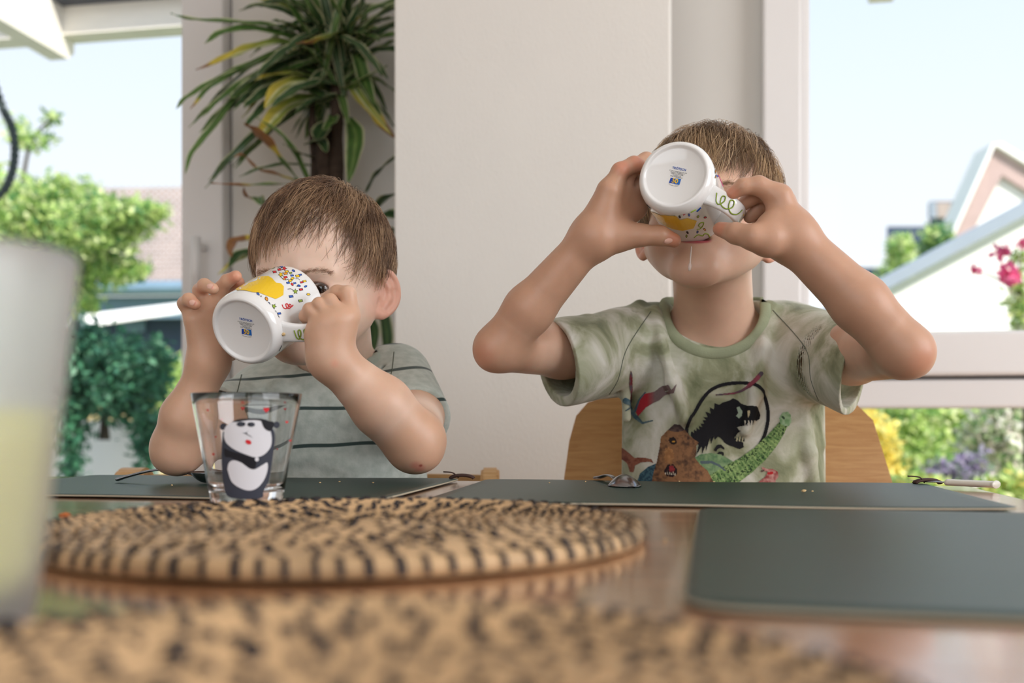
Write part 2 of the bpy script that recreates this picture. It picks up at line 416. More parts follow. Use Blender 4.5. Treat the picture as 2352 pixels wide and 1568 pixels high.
# sun sail
Ds = 10
a, b, c, d = P(190, 722, Ds - 1), P(440, 692, Ds), P(440, 712, Ds - .6), P(200, 748, Ds - 1.2)
ss = root('sun_sail', (a.x, a.y, -.12), 'white sun sail stretched below the tiled roof outside the left door', 'sun sail')
for q_ in (a, b):
    v, f = tube([(q_.x, q_.y, -.12), tuple(q_)], .025, 8); mobj('mast', v, f, M_zinc, ss, True)
(mobj('sail_cloth', [a, b, c, d] + [q - UP * .012 for q in (a, b, c, d)], [(0, 1, 2, 3), (7, 6, 5, 4), (0, 4, 5, 1), (1, 5, 6, 2), (2, 6, 7, 3), (3, 7, 4, 0)], M_ren, ss))

# --- right neighbour: white gable with grey verge, house behind with pinkish verge boards
Dg = 9.0
ga = root('white_gable', P(2330, 1000, Dg), 'sunlit white gable wall with a grey sloping verge outside the right window', 'gable wall')
gp = [P(1900, 1250, Dg), P(3400, 1250, Dg), P(3400, 230, Dg), P(2860, 225, Dg), P(2032, 668, Dg), P(1900, 738, Dg)]
prism('gable_wall', gp, (P(1900, HY, 1) - ORG).normalized() * 3.0, M_ren, ga)
vp = [P(1900, 738, Dg - .12), P(2860, 225, Dg - .12), P(2860, 190, Dg - .12), P(1900, 708, Dg - .12)]
prism('verge', vp, FW * .3, M_zinc, ga)
Dh = 16.0
RAY = (P(2287, HY, 1) - ORG).normalized()
hh = root('pink_verge_house', P(2330, 1000, Dh), 'house with pinkish brown verge boards and pointed gable outside the right window', 'house')
pk = (2287, 334)
prism('gable_wall', [P(2190, 1000, Dh - .5), P(3000, 1000, Dh - .5), P(2660, 600, Dh - .5), P(2305, 380, Dh - .5), P(2200, 600, Dh - .5)], RAY * 4, M_ren, hh)
prism('verge_board', [P(pk[0], pk[1], Dh - .6), P(2172, 590, Dh - .6), P(2205, 590, Dh - .6), P(2302, 402, Dh - .6), P(2310, 360, Dh - .6)], FW * .5, M_tile2, hh)
prism('verge_board', [P(pk[0], pk[1], Dh - .6), P(2310, 360, Dh - .6), P(2302, 402, Dh - .6), P(2600, 590, Dh - .6), P(2660, 560, Dh - .6)], FW * .5, M_tile2, hh)
prism('roof_edge', [P(pk[0], pk[1] - 2, Dh - .7), P(2170, 590, Dh - .7), P(2162, 590, Dh - .7), P(2280, 328, Dh - .7)], FW * .6, M_ren, hh)
prism('roof_edge', [P(2283, 330, Dh - .7), P(2680, 572, Dh - .7), P(2690, 560, Dh - .7), P(2300, 326, Dh - .7)], FW * .6, M_ren, hh)
prism('roof', [P(2285, 334, Dh - .1), P(2660, 560, Dh - .1), P(2664, 552, Dh - .1), P(2288, 326, Dh - .1)], RAY * 7, M_tile, hh)
Dk = 26.0
kb = root('slate_tower', P(2120, 960, Dk), 'dark slate clad block building behind garden trees outside the right window', 'building')
def blk(name, x0, x1, y0, m, dd=0):
    prism(name, [P(x0, 960, Dk + dd), P(x1, 960, Dk + dd), P(x1, y0, Dk + dd), P(x0, y0, Dk + dd)], RAY * 4, m, kb)
blk('lower_block', 2037, 2140, 520, M_navy); blk('upper_block', 2136, 2240, 462, M_navy, .5); blk('side_block', 1950, 2045, 615, M_blue, 1)
for x0, x1 in ((2137, 2152), (2152, 2185), (2187, 2205)):
    prism('cladding_panel', [P(x0, 500, Dk + .4), P(x1 - 1, 500, Dk + .4), P(x1 - 1, 464, Dk + .4), P(x0, 464, Dk + .4)], FW * .15, M_tile if x0 == 2152 else M_zinc, kb)
Dt = 13.6
plant('poplar_tree', P(2075, 1123, Dt), [blob(2072, 585, 26, 50, Dt, 700), blob(2060, 650, 46, 50, Dt, 900)], .11, G_lit, 21, 'slim light green tree in front of the slate block', 'tree', None, [([P(2075, 1123, Dt), P(2075, 600, Dt)], .08)])
plant('garden_tree', P(2150, 1113, Dt + 1), [blob(2152, 560, 36, 48, Dt + 1, 800), blob(2130, 625, 56, 45, Dt + 1, 900)], .11, G_lit[:2] + G_mid, 22, 'rounder green tree between the slate block and the pink verge house', 'tree', None, [([P(2150, 1113, Dt + 1), P(2150, 580, Dt + 1)], .08)])

# --- garden below the right transom
Db = 4.6
PINK = [lin(246, 110, 165), lin(250, 140, 185)]
rb = plant('rose_bush', P(2360, 1080, 3.6), [blob(2350, 690, 34, 90, 3.6, 420), blob(2360, 800, 50, 90, 3.6, 500), blob(2345, 590, 20, 26, 3.6, 60)], .032, G_lit + [lin(235, 235, 215)], 31,
      'climbing rose with pink blossoms at the right edge of the window', 'rose bush', None, [([P(2360, 1080, 3.6), P(2350, 800, 3.6), P(2340, 585, 3.6)], .012), ([P(2350, 680, 3.6), P(2290, 640, 3.6), P(2242, 622, 3.6)], .006)])
for k, (bx, by, br) in enumerate([(2300, 575, 15), (2320, 625, 20), (2240, 620, 9), (2350, 560, 10)]):
    V, Ft, C = foliage([(tuple(P(bx, by, 3.55)), (pxr(br, 3.55),) * 3, 60)], pxr(br, 3.55) * 1.0, PINK, 40 + k, 0.9)
    mobj('blossom', V, Ft, M_leaf, rb, False, C)
YEL = [lin(246, 232, 130), lin(240, 218, 110), lin(228, 222, 130)]
plant('yellow_shrub', P(1960, 1180, Db), [blob(1960, 1030, 100, 110, Db, 1900), blob(2010, 1090, 60, 60, Db, 700), blob(1970, 1260, 110, 150, Db, 1500)], .05, YEL, 51, 'yellow leaved shrub beside the wooden chair back, below the transom', 'shrub', None, [([P(1960, 1430, Db), P(1965, 1040, Db)], .03)])
plant('green_shrub', P(2090, 1180, Db + .8), [blob(2080, 990, 90, 90, Db + .8, 1700), blob(2180, 960, 90, 60, Db + .9, 1300), blob(2120, 1080, 80, 70, Db + .6, 900), blob(2110, 1240, 120, 120, Db + .8, 1300)], .055, G_lit, 52, 'bright green shrub in the middle of the garden below the transom', 'shrub')
plant('white_flower_shrub', P(2290, 1180, Db), [blob(2290, 1010, 80, 90, Db, 1200), blob(2330, 950, 60, 50, Db, 700), blob(2300, 1230, 100, 160, Db, 1300)], .05, [lin(240, 240, 225), lin(200, 215, 170), lin(110, 150, 90), lin(235, 225, 215)], 53, 'white flowering shrub at the right below the transom', 'shrub')
plant('lavender', P(2190, 1180, Db - .3), [blob(2180, 1090, 60, 40, Db - .3, 700), blob(2230, 1060, 40, 30, Db - .3, 300), blob(2190, 1270, 90, 150, Db - .3, 1200)], .035, [lin(170, 156, 190), lin(140, 158, 136), lin(184, 176, 198)], 54, 'purple lavender clump low in the garden below the transom', 'lavender')
plant('low_shrub', P(2330, 1180, Db - .6), [blob(2330, 1120, 70, 40, Db - .6, 800), blob(2100, 1120, 110, 30, Db - .5, 900), blob(2330, 1300, 110, 150, Db - .6, 1300), blob(2100, 1310, 130, 160, Db - .5, 1300)], .04, YEL[:1] + G_lit, 55, 'low yellow green ground cover just behind the table corner, outside', 'shrub')
plant('back_hedge', P(2150, 1150, 8), [blob(2150, 960, 330, 150, 7.5, 5000, .6)], .08, G_mid + G_lit[:1], 56, 'green hedge at the back of the garden below the transom', 'hedge')
# ------------------------------------------------------------------ table and what lies on it
def woodmat(name, c1, c2, rough, scale=(1, 14, 14), spec=0.5, rings=6.0):
    m = bpy.data.materials.new(name); m.use_nodes = True; t = m.node_tree; p = t.nodes['Principled BSDF']
    p.inputs['Roughness'].default_value = rough; p.inputs['Specular IOR Level'].default_value = spec
    cd = t.nodes.new('ShaderNodeTexCoord'); mp = t.nodes.new('ShaderNodeMapping'); mp.inputs['Scale'].default_value = scale
    n1 = t.nodes.new('ShaderNodeTexNoise'); n1.inputs['Scale'].default_value = rings; n1.inputs['Detail'].default_value = 8; n1.inputs['Distortion'].default_value = .6
    n2 = t.nodes.new('ShaderNodeTexNoise'); n2.inputs['Scale'].default_value = 90; n2.inputs['Detail'].default_value = 3
    rp = t.nodes.new('ShaderNodeValToRGB'); rp.color_ramp.elements[0].position = .3; rp.color_ramp.elements[1].position = .72
    rp.color_ramp.elements[0].color = c1; rp.color_ramp.elements[1].color = c2
    ad = t.nodes.new('ShaderNodeMath'); ad.operation = 'MULTIPLY_ADD'; ad.inputs[1].default_value = .25
    t.links.new(cd.outputs['Object'], mp.inputs[0]); t.links.new(mp.outputs[0], n1.inputs['Vector']); t.links.new(mp.outputs[0], n2.inputs['Vector'])
    t.links.new(n2.outputs[0], ad.inputs[0]); t.links.new(n1.outputs[0], ad.inputs[2])
    sb = t.nodes.new('ShaderNodeMath'); sb.operation = 'SUBTRACT'; sb.inputs[1].default_value = .12
    t.links.new(ad.outputs[0], sb.inputs[0]); t.links.new(sb.outputs[0], rp.inputs[0]); t.links.new(rp.outputs[0], p.inputs['Base Color'])
    bp = t.nodes.new('ShaderNodeBump'); bp.inputs['Strength'].default_value = .04; bp.inputs['Distance'].default_value = .0006
    t.links.new(n2.outputs[0], bp.inputs['Height']); t.links.new(bp.outputs[0], p.inputs['Normal'])
    return m
M_table = woodmat('oiled_table_wood', lin(140, 94, 64), lin(186, 134, 96), 0.17, (2.2, 16, 16), .9)
M_table.node_tree.nodes['Principled BSDF'].inputs['Coat Weight'].default_value = .8; M_table.node_tree.nodes['Principled BSDF'].inputs['Coat Roughness'].default_value = .12
M_beech = woodmat('beech_wood', lin(196, 150, 98), lin(222, 180, 128), 0.42, (3, 20, 20), .4)
M_ply = woodmat('beech_plywood', lin(196, 146, 96), lin(216, 170, 118), 0.4, (3, 3, 30), .4)

TX0, TX1, TY0, TY1 = -1.75, .305, 0.015, 1.172
tb = root('dining_table', ((TX0 + TX1) / 2, (TY0 + TY1) / 2, 0), 'reddish brown wooden dining table across the foreground', 'table')
# plank top: boards run along x, each its own piece
nb_ = 8; yy = [TY0 + (TY1 - TY0) * i / nb_ for i in range(nb_ + 1)]
for i in range(nb_):
    box('top_board', TX0, TX1, yy[i] + .0002, yy[i + 1] - .0002, TZ - .03, TZ, M_table, tb, bev=0.0006)
for lx in (TX0 + .1, TX1 - .1):
    for ly in (TY0 + .09, TY1 - .12): box('leg', lx - .035, lx + .035, ly - .035, ly + .035, 0, TZ - .03, M_table, tb, bev=.004)
box('apron', TX0 + .1, TX1 - .1, TY1 - .14, TY1 - .115, TZ - .11, TZ - .03, M_table, tb)
box('apron', TX0 + .1, TX1 - .1, TY0 + .075, TY0 + .1, TZ - .11, TZ - .03, M_table, tb)

# ---- leather placemats
M_leather = mat('green_leather', lin(32, 56, 49), 0.40, 0.48, 0.08, 12, bump=0.3, bscale=520, bdist=0.0009)
M_lback = mat('leather_underside', lin(180, 170, 150), 0.8, 0.2, 0.05, 40)
M_tagm = mat('leather_tag', lin(74, 52, 46), 0.6, 0.3, 0.1, 60)
def placemat(name, x0, x1, y0, y1, label, rot=0.0, r=0.012, tagc=None, wav=0.0012):
    c = Vector(((x0 + x1) / 2, (y0 + y1) / 2, TZ)); rt = root(name, c, label, 'placemat', 'green leather placemats')
    hx_, hy_ = (x1 - x0) / 2, (y1 - y0) / 2
    n = 40; m_ = 28; th = .0022
    # grid with rounded corners, faint waviness, folded top / edge / underside
    def pos(i, j, z):
        u = -1 + 2 * i / n; v = -1 + 2 * j / m_
        x, y = u * hx_, v * hy_
        ax, ay = abs(x) - (hx_ - r), abs(y) - (hy_ - r)
        if ax > 0 and ay > 0:
            l = math.hypot(ax, ay)
            if l > r:
                x = math.copysign(hx_ - r + ax / l * r, x); y = math.copysign(hy_ - r + ay / l * r, y)
        zz = z + wav * (0.5 + .5 * math.sin(x * 19 + y * 7 + hx_ * 40)) * (abs(u) ** 3 + abs(v) ** 3) * .7
        q = Vector((x, y, 0)); q.rotate(Matrix.Rotation(rot, 3, 'Z'))
        return (c.x + q.x, c.y + q.y, TZ + .0004 + zz)
    V = []; Fc = []
    for zz in (th, 0):
        for j in range(m_ + 1):
            for i in range(n + 1): V.append(pos(i, j, zz))
    s = (n + 1) * (m_ + 1)
    for j in range(m_):
        for i in range(n):
            a = j * (n + 1) + i; Fc.append((a, a + 1, a + n + 2, a + n + 1)); Fc.append((s + a, s + a + n + 1, s + a + n + 2, s + a + 1))
    ring = [i for i in range(n + 1)] + [j * (n + 1) + n for j in range(1, m_ + 1)] + [m_ * (n + 1) + i for i in range(n - 1, -1, -1)] + [j * (n + 1) for j in range(m_ - 1, 0, -1)]
    for k in range(len(ring)):
        a, b = ring[k], ring[(k + 1) % len(ring)]; Fc.append((a, s + a, s + b, b))
    mobj('leather_sheet', V, Fc, M_leather, rt, True)
    V2 = [Vector(v) - Vector((0, 0, th + .0002)) for v in V[:s]]
    # stitched pale core strip along the edge
    pts = [Vector(V[i]) * .5 + Vector(V[s + i]) * .5 for i in ring] + [Vector(V[ring[0]]) * .5 + Vector(V[s + ring[0]]) * .5]
    v, f = tube(pts, .0009, 6, False); mobj('edge_piping', v, f, M_lback, rt, True)
    if tagc:
        tx, ty, ang = tagc
        q = []
        for k in range(9):
            a = math.pi * k / 8
            q.append(Vector((tx + math.cos(ang) * (.014 - .014 * math.cos(a)) * 1.0, ty + math.sin(ang) * (.014 - .014 * math.cos(a)), TZ + .004 + .004 * math.sin(a))))
        v, f = tube(q, .006, 8, True, (UP, .35)); mobj('corner_tag', v, f, M_tagm, rt, True)
        q = spline([(tx + .01, ty, TZ + .005), (tx + .004, ty - .004, TZ + .011), (tx - .008, ty - .002, TZ + .012)], 5)
        v, f = tube(q, .0008, 6); mobj('tag_thread', v, f, M_tagm, rt, True)
    return rt
placemat('placemat', -.2325, .258, .842, 1.158, 'dark green leather placemat in front of the taller child', tagc=(.245, 1.150, .2), rot=R(.6))
placemat('placemat', -.748, -.268, .850, 1.160, 'dark green leather placemat in front of the smaller child', tagc=(-.277, 1.150, .1))
placemat('placemat', .004, .300, .378, .815, 'dark green leather placemat at the right end of the table', rot=R(-1.5), r=.022, wav=.0006)

# ---- coiled seagrass mats
M_coil = mat('seagrass_coil', lin(206, 170, 128), 0.5, 0.4, 0.22, 35, bump=.5, bscale=220, bdist=.002)
M_stitch = mat('dark_stitch', lin(46, 42, 46), 0.7, 0.3, 0.2, 60)
def coil_mat(cx, cy, Rr, label, pitch=.0098, seed=1, near=(0, 0)):
    rt = root('coiled_mat', (cx, cy, TZ), label, 'placemat', 'coiled seagrass mats')
    r = random.Random(seed); th = .0056
    turns = Rr / pitch; pts = []; ang = []
    N = int(turns * 56)
    # spiral with a flattened round section
    V = []; Fc = []; seg = 7; path = []
    for i in range(N + 1):
        t = i / N; a = 2 * math.pi * turns * math.sqrt(t) if False else 2 * math.pi * turns * t
        rad = max(Rr * t - pitch * .5, .001)
        path.append((a, rad))
    for i, (a, rad) in enumerate(path):
        o = Vector((math.cos(a), math.sin(a), 0)); c = Vector((cx, cy, TZ + th + .0006 + .0006 * math.sin(a * 3.1))) + o * rad
        wob = 1 + .04 * math.sin(i * 1.7)
        for k in range(seg):
            b = 2 * math.pi * k / seg; V.append(c + o * (math.cos(b) * pitch * .54 * wob) + UP * (math.sin(b) * th * wob))
    for i in range(N):
        for k in range(seg):
            l = (k + 1) % seg; Fc.append((i * seg + k, i * seg + l, (i + 1) * seg + l, (i + 1) * seg + k))
    Fc.append(tuple(N * seg + k for k in range(seg))); Fc.append(tuple(range(seg))[::-1])
    mobj('coil', V, Fc, M_coil, rt, True)
    # stitches wrapped over the coil
    me = None; items = []
    s = 0; step = .0135
    rad = pitch * .7; a = 0
    while rad < Rr - pitch * .4:
        step = .0125 if rad > Rr - pitch * 1.4 else .0185
        items.append((a + r.uniform(-.1, .1) * step / rad, rad)); a += step / max(rad, .004) * r.uniform(.8, 1.25); rad = Rr * a / (2 * math.pi * turns) - pitch * .5
        if rad < pitch * .6: rad = pitch * .6
    arc = [(-.62, -.35), (-.55, .35), (-.28, .98), (.1, 1.12), (.4, .85), (.6, .25), (.62, -.35)]
    def stitch_mesh(w):
        VV = []; FF = []
        for ii, (x, z) in enumerate(arc):
            sk = .55 * (x)     # slanted
            for sgn in (-1, 1): VV.append((x * pitch * 1.05, (sgn * w * .5 + sk * .0042), z * th))
        for ii in range(len(arc) - 1): FF.append((2 * ii, 2 * ii + 1, 2 * ii + 3, 2 * ii + 2))
        # thickness: second layer below
        b0 = len(VV); VV += [(x * .93, y, z - .0006) for x, y, z in VV]
        FF += [(b0 + q[3], b0 + q[2], b0 + q[1], b0 + q[0]) for q in FF]
        m = bpy.data.meshes.new('stitch'); m.from_pydata(VV, [], FF); m.update(); m.materials.append(M_stitch); m.shade_smooth(); return m
    ms = [stitch_mesh(.0030), stitch_mesh(.0040), stitch_mesh(.0026)]
    def mtx(a, rad):
        o = Vector((math.cos(a), math.sin(a), 0))
        return Matrix.Translation(Vector((cx, cy, TZ + th + .0008)) + o * rad) @ Matrix.Rotation(a, 4, 'Z')
    def vis(it):   # size in the picture: nearness to the lens, rim first
        p = mtx(*it).translation; return (p - Vector((0, 0, p.z))).length - it[1] * 1.2
    items.sort(key=vis)
    for it in items[:300]:
        o = bpy.data.objects.new('stitch', ms[r.randrange(3)]); COL.objects.link(o); o.parent = rt
        o.matrix_basis = Matrix.Translation(-rt.location) @ mtx(*it)
    V = []; Fc = []
    for it in items[300:]:
        mm = mtx(*it); src = ms[r.randrange(3)]; b0 = len(V)
        V += [mm @ v.co for v in src.vertices]; Fc += [tuple(b0 + i for i in p.vertices) for p in src.polygons]
    if V:
        o = mobj('stitches', V, Fc, M_stitch, rt, True); o['kind'] = 'stuff'
    return rt
coil_mat(-.2107, .592, .187, 'round coiled seagrass mat with dark stitches in the middle of the table', seed=2)
coil_mat(-.082, .190, .152, 'blurred round coiled seagrass mat nearest the camera at the bottom edge', seed=5)

# ---- tumblers
def glass_solid(name, tint=(1, 1, 1), rough=0.0):
    m = bpy.data.materials.new(name); m.use_nodes = True; p = m.node_tree.nodes['Principled BSDF']
    p.inputs['Base Color'].default_value = tuple(tint) + (1,); p.inputs['Roughness'].default_value = rough
    p.inputs['Transmission Weight'].default_value = 1.0; p.inputs['IOR'].default_value = 1.45
    t = m.node_tree; nz = t.nodes.new('ShaderNodeTexNoise'); nz.inputs['Scale'].default_value = 40
    bp = t.nodes.new('ShaderNodeBump'); bp.inputs['Strength'].default_value = .02; bp.inputs['Distance'].default_value = .0005
    cd = t.nodes.new('ShaderNodeTexCoord'); t.links.new(cd.outputs['Object'], nz.inputs['Vector'])
    t.links.new(nz.outputs[0], bp.inputs['Height']); t.links.new(bp.outputs[0], p.inputs['Normal'])
    return m
M_glass = glass_solid('clear_glass')
GC = P(567, 1155, .862); GC.z = TZ
gl = root('tumbler', GC, 'clear flared tumbler printed with a panda, in front of the smaller child', 'glass')
gh, gr0, gr1 = .0955, .0298, .0468
prof = [(0, .0005), (gr0 - .003, .0005), (gr0, .0025)] + [(gr0 + (gr1 - gr0) * k / 10, gh * k / 10) for k in range(1, 11)] + [(gr1 - .0003, gh + .0005), (gr1 - .0008, gh + .0007), (gr1 - .0012, gh + .0004)] + \
       [(gr0 + (gr1 - gr0) * k / 10 - .0015, gh * k / 10) for k in range(9, 1, -1)] + [(gr0 - .0005, .0135), (0, .0125)]
lathe('glass_body', prof, M_glass, gl, 96, (GC, RT, FW, UP))
# printed panda and hearts, laid on the outside of the glass (local picture coords: px in the photo)
GN = Vector((-GC.x, -GC.y, 0)).normalized(); GT = Vector((-GN.y, GN.x, 0))
if GT.dot(RT) < 0: GT = -GT
def gdecal(name, poly, m, off, parent, flip=False):
    """poly in photo pixels -> thin piece bent onto the front of the tumbler"""
    bm = bmesh.new(); vs = []
    for x, y in poly:
        vs.append(bm.verts.new((x, y, 0)))
    f = bm.faces.new(vs)
    bmesh.ops.triangulate(bm, faces=[f]); 
    for _ in range(3):
        ed = [e_ for e_ in bm.edges if e_.calc_length() > 8]
        if not ed: break
        bmesh.ops.subdivide_edges(bm, edges=ed, cuts=1)
        bmesh.ops.triangulate(bm, faces=bm.faces[:])
    for v in bm.verts:
        x, y = v.co.x, v.co.y
        z = (1157 - y) / FPX * .84; rr = gr0 + (gr1 - gr0) * max(min(z / gh, 1), 0) + off
        lx = (x - 568) / FPX * .82
        a = max(min(lx / rr, .97), -.97)
        sgn = 1 if flip else -1
        v.co = GC + GT * (rr * a) - GN * (sgn * rr * math.sqrt(1 - a * a)) + UP * z
    return bmobj(name, bm, m, parent, True)
M_pw = mat('print_white', lin(228, 228, 234), .5, .3, .01); M_pb = mat('print_black', lin(30, 31, 38), .5, .3, .01)
M_pg = mat('print_grey', lin(62, 66, 78), .5, .3, .02); M_pr = mat('print_red', lin(214, 48, 56), .5, .3, .01); M_pcr = mat('print_cream', lin(226, 220, 200), .5, .3, .01)
def ell(cx, cy, rx, ry, n=28, rot=0):
    return [(cx + rx * math.cos(2 * math.pi * i / n) * math.cos(rot) - ry * math.sin(2 * math.pi * i / n) * math.sin(rot),
             cy + rx * math.cos(2 * math.pi * i / n) * math.sin(rot) + ry * math.sin(2 * math.pi * i / n) * math.cos(rot)) for i in range(n)]
def cr(pts, n=5):
    q = spline([(x, y, 0) for x, y in pts] + [(pts[0][0], pts[0][1], 0)], n)[:-1]
    return [(p.x, p.y) for p in q]
S5 = lambda L: [(430 + x / 5.407, 880 + y / 5.407) for x, y in L]
pp = mobj('panda_print', [], [], None, gl)
gdecal('panda_body', cr(S5([(455, 560), (440, 800), (445, 1050), (465, 1220), (520, 1360), (740, 1390), (930, 1380), (950, 1300), (1020, 1150), (1060, 900), (1090, 600), (1000, 500), (700, 480)])), M_pg, .0003, pp)
gdecal('panda_arm_shade', cr(S5([(470, 760), (560, 800), (700, 840), (850, 900), (840, 1010), (760, 1000), (640, 930), (560, 880), (480, 860)])), M_pb, .0005, pp)
gdecal('panda_face', cr(S5([(470, 620), (480, 520), (540, 460), (640, 430), (760, 415), (900, 420), (1000, 500), (1045, 600), (1040, 740), (960, 840), (860, 875), (760, 850), (600, 780), (500, 700)])), M_pw, .0006, pp)
gdecal('panda_cap', cr(S5([(560, 445), (640, 412), (760, 400), (900, 402), (1000, 425), (1050, 470), (960, 440), (860, 420), (740, 424), (640, 440)])), M_pb, .0008, pp)
gdecal('panda_patch', cr(S5([(920, 430), (1060, 440), (1075, 490), (1030, 555), (960, 520)])), M_pb, .0009, pp)
for q in ((675, 470, 52, 30), (798, 474, 45, 28)): gdecal('panda_eye', S5(ell(*q)), M_pg, .0009, pp)
for q in ((716, 464, 12, 16), (772, 466, 12, 16)): gdecal('panda_pupil', S5(ell(*q)), M_pb, .0011, pp)
gdecal('panda_nose', cr(S5([(690, 575), (735, 572), (775, 540), (745, 580), (800, 620), (820, 635), (760, 605), (735, 590)])), M_pg, .0009, pp)
gdecal('panda_mouth', S5(ell(765, 688, 38, 26, 20, .5)), M_pr, .001, pp)
gdecal('panda_belly', cr(S5([(510, 1020), (530, 940), (590, 910), (680, 940), (760, 1000), (800, 1020), (850, 1020), (940, 970), (995, 945), (1000, 1030), (960, 1150), (880, 1250), (780, 1285), (660, 1250), (560, 1170)])), M_pw, .0006, pp)
gdecal('panda_hand', S5(ell(868, 900, 24, 26)), M_pw, .0008, pp)
for q in ((465, 500, 45, 42), (1110, 480, 40, 42)): gdecal('panda_ear', S5(ell(*q)), M_pg, .0003, pp)
def heart(cx, cy, s):
    return [(cx + s * 16 * math.sin(t) ** 3 / 16, cy - s * (13 * math.cos(t) - 5 * math.cos(2 * t) - 2 * math.cos(3 * t) - math.cos(4 * t)) / 16) for t in [2 * math.pi * i / 24 for i in range(24)]]
for hx_, hy_, hs, fl in [(982, 295, 36, 0), (692, 268, 28, 1), (1240, 445, 20, 0), (275, 300, 16, 0), (340, 838, 17, 0), (1290, 680, 17, 0), (410, 410, 14, 1), (330, 640, 16, 1), (1265, 280, 20, 1), (1158, 805, 15, 1), (100, 100, 12, 1)][:10]:
    gdecal('heart_print', S5(heart(hx_, hy_, hs)), M_pr, .0004, pp, bool(fl))

# foreground tumbler with lemonade
LC = ORG + FW * .33 + RT * -.1895; LC.z = TZ
lg = root('lemonade_tumbler', LC, 'blurred tall tumbler half full of pale lemonade at the left edge', 'glass')
lh, l0, l1 = .128, .0275, .0425
M_frost = glass_solid('misted_glass', (.98, .99, .985), .35); M_frost.node_tree.nodes['Principled BSDF'].inputs['Transmission Weight'].default_value = .90
M_lem = mat('lemonade', lin(238, 230, 160), .25, .4, .02, 6, sss=.5, sssr=(1, 1, .6), sscale=.03)
prof = [(0, .0005), (l0 - .003, .0005), (l0, .003)] + [(l0 + (l1 - l0) * (k / 10) ** .9, lh * k / 10) for k in range(1, 11)] + [(l1 - .001, lh + .001)] + \
       [(l0 + (l1 - l0) * (k / 10) ** .9 - .002, lh * k / 10) for k in range(10, 1, -1)] + [(l0 - .001, .009), (0, .008)]
lathe('glass_body', prof, M_frost, lg, 96, (LC, RT, FW, UP))
ll = .0765
prof = [(0, .0082), (l0 - .0012, .0092)] + [(l0 + (l1 - l0) * (z / lh) ** .9 - .0023, z) for z in (.0256, .0384, .0512, .064, ll)] + [(0, ll)]
lathe('lemonade', prof, M_lem, lg, 96, (LC, RT, FW, UP))

# ---- cutlery
M_steel = mat('brushed_steel', lin(150, 150, 155), .22, .5, .03, 60, metal=1.0)
M_ivory = mat('ivory_handle', lin(222, 218, 206), .3, .5, .03, 40)
def spoon(name, tip, neck, end, width, label, hmid=0.012, invert=True, steel=M_steel):
    """bowl from neck to tip, handle from neck to end (points on the mat plane)"""
    tip, neck, end = Vector(tip), Vector(neck), Vector(end)
    rt = root(name, (neck.x, neck.y, neck.z), label, 'spoon', 'teaspoons')
    ax = (tip - neck); L = ax.length; ax.normalize(); sd = UP.cross(ax).normalized(); V = []; Fc = []
    n, m_ = 18, 12; sg = 1 if invert else -1
    for lay in (0, 1):
        for i in range(n + 1):
            t = i / n; wv = width * .5 * (math.sin(math.pi * min(t * .93 + .035, 1)) ** .75) * (0.82 + .25 * t) * 1.08
            for j in range(m_ + 1):
                s = -1 + 2 * j / m_
                dome = (1 - s * s) * math.sin(math.pi * t) ** .8
                z = sg * dome * width * .34 - lay * .0012 * 1
                V.append(neck + ax * (t * L) + sd * (s * wv) + UP * (z + (0.0008 if invert else width * .34 + .001)))
    b0 = (n + 1) * (m_ + 1)
    for i in range(n):
        for j in range(m_):
            a = i * (m_ + 1) + j; Fc.append((a, a + 1, a + m_ + 2, a + m_ + 1)); Fc.append((b0 + a, b0 + a + m_ + 1, b0 + a + m_ + 2, b0 + a + 1))
    for i in range(n):
        a = i * (m_ + 1); Fc.append((a, a + m_ + 1, b0 + a + m_ + 1, b0 + a)); a += m_; Fc.append((a, b0 + a, b0 + a + m_ + 1, a + m_ + 1))
    mobj('bowl', V, Fc, steel, rt, True)
    q = spline([neck + ax * .004 + UP * (.002 if invert else .008), neck - ax * .012 + UP * (hmid * .8), neck.lerp(end, .45) + UP * hmid, neck.lerp(end, .8) + UP * hmid * .55, end + UP * .0025], 8)
    rr = [.0026 + .0036 * (i / (len(q) - 1)) ** 1.5 for i in range(len(q))]; rr[-1] *= .6
    v, f = tube(q, rr, 10, True, (UP, .35)); mobj('handle', v, f, steel, rt, True)
    return rt
MZ = .0034
def onmat(px, D, dz=MZ):
    p = P(px, HY, D); p.z = TZ + dz; return p
spoon('teaspoon', onmat(1450, 1.035), onmat(1418, 1.085), onmat(1372, 1.165), .034, 'steel teaspoon lying bowl down on the placemat before the taller child', .008, True)
spoon('teaspoon', onmat(512, 1.10), onmat(440, 1.115), onmat(268, 1.125), .034, 'steel teaspoon with long handle left of the panda tumbler', .014, False)
# folding-style knife handle at the right corner
kn = root('table_knife', onmat(2230, 1.045), 'pale handled table knife at the right corner of the placemat', 'knife')
a, b = onmat(2172, 1.075, .0062), onmat(2290, 1.035, .0062)
v, f = tube(spline([a, a.lerp(b, .3), a.lerp(b, .8), b], 5), [.004] + [.0085] * 13 + [.0105, .0095], 10, True, (UP, .42)); mobj('handle', v, f, M_ivory, kn, True)
v, f = tube([a, a.lerp(b, -.35), a.lerp(b, -.62) + FW * .02], [.004, .0065, .001], 8, True, (UP, .18)); mobj('blade', v, f, M_steel, kn, True)

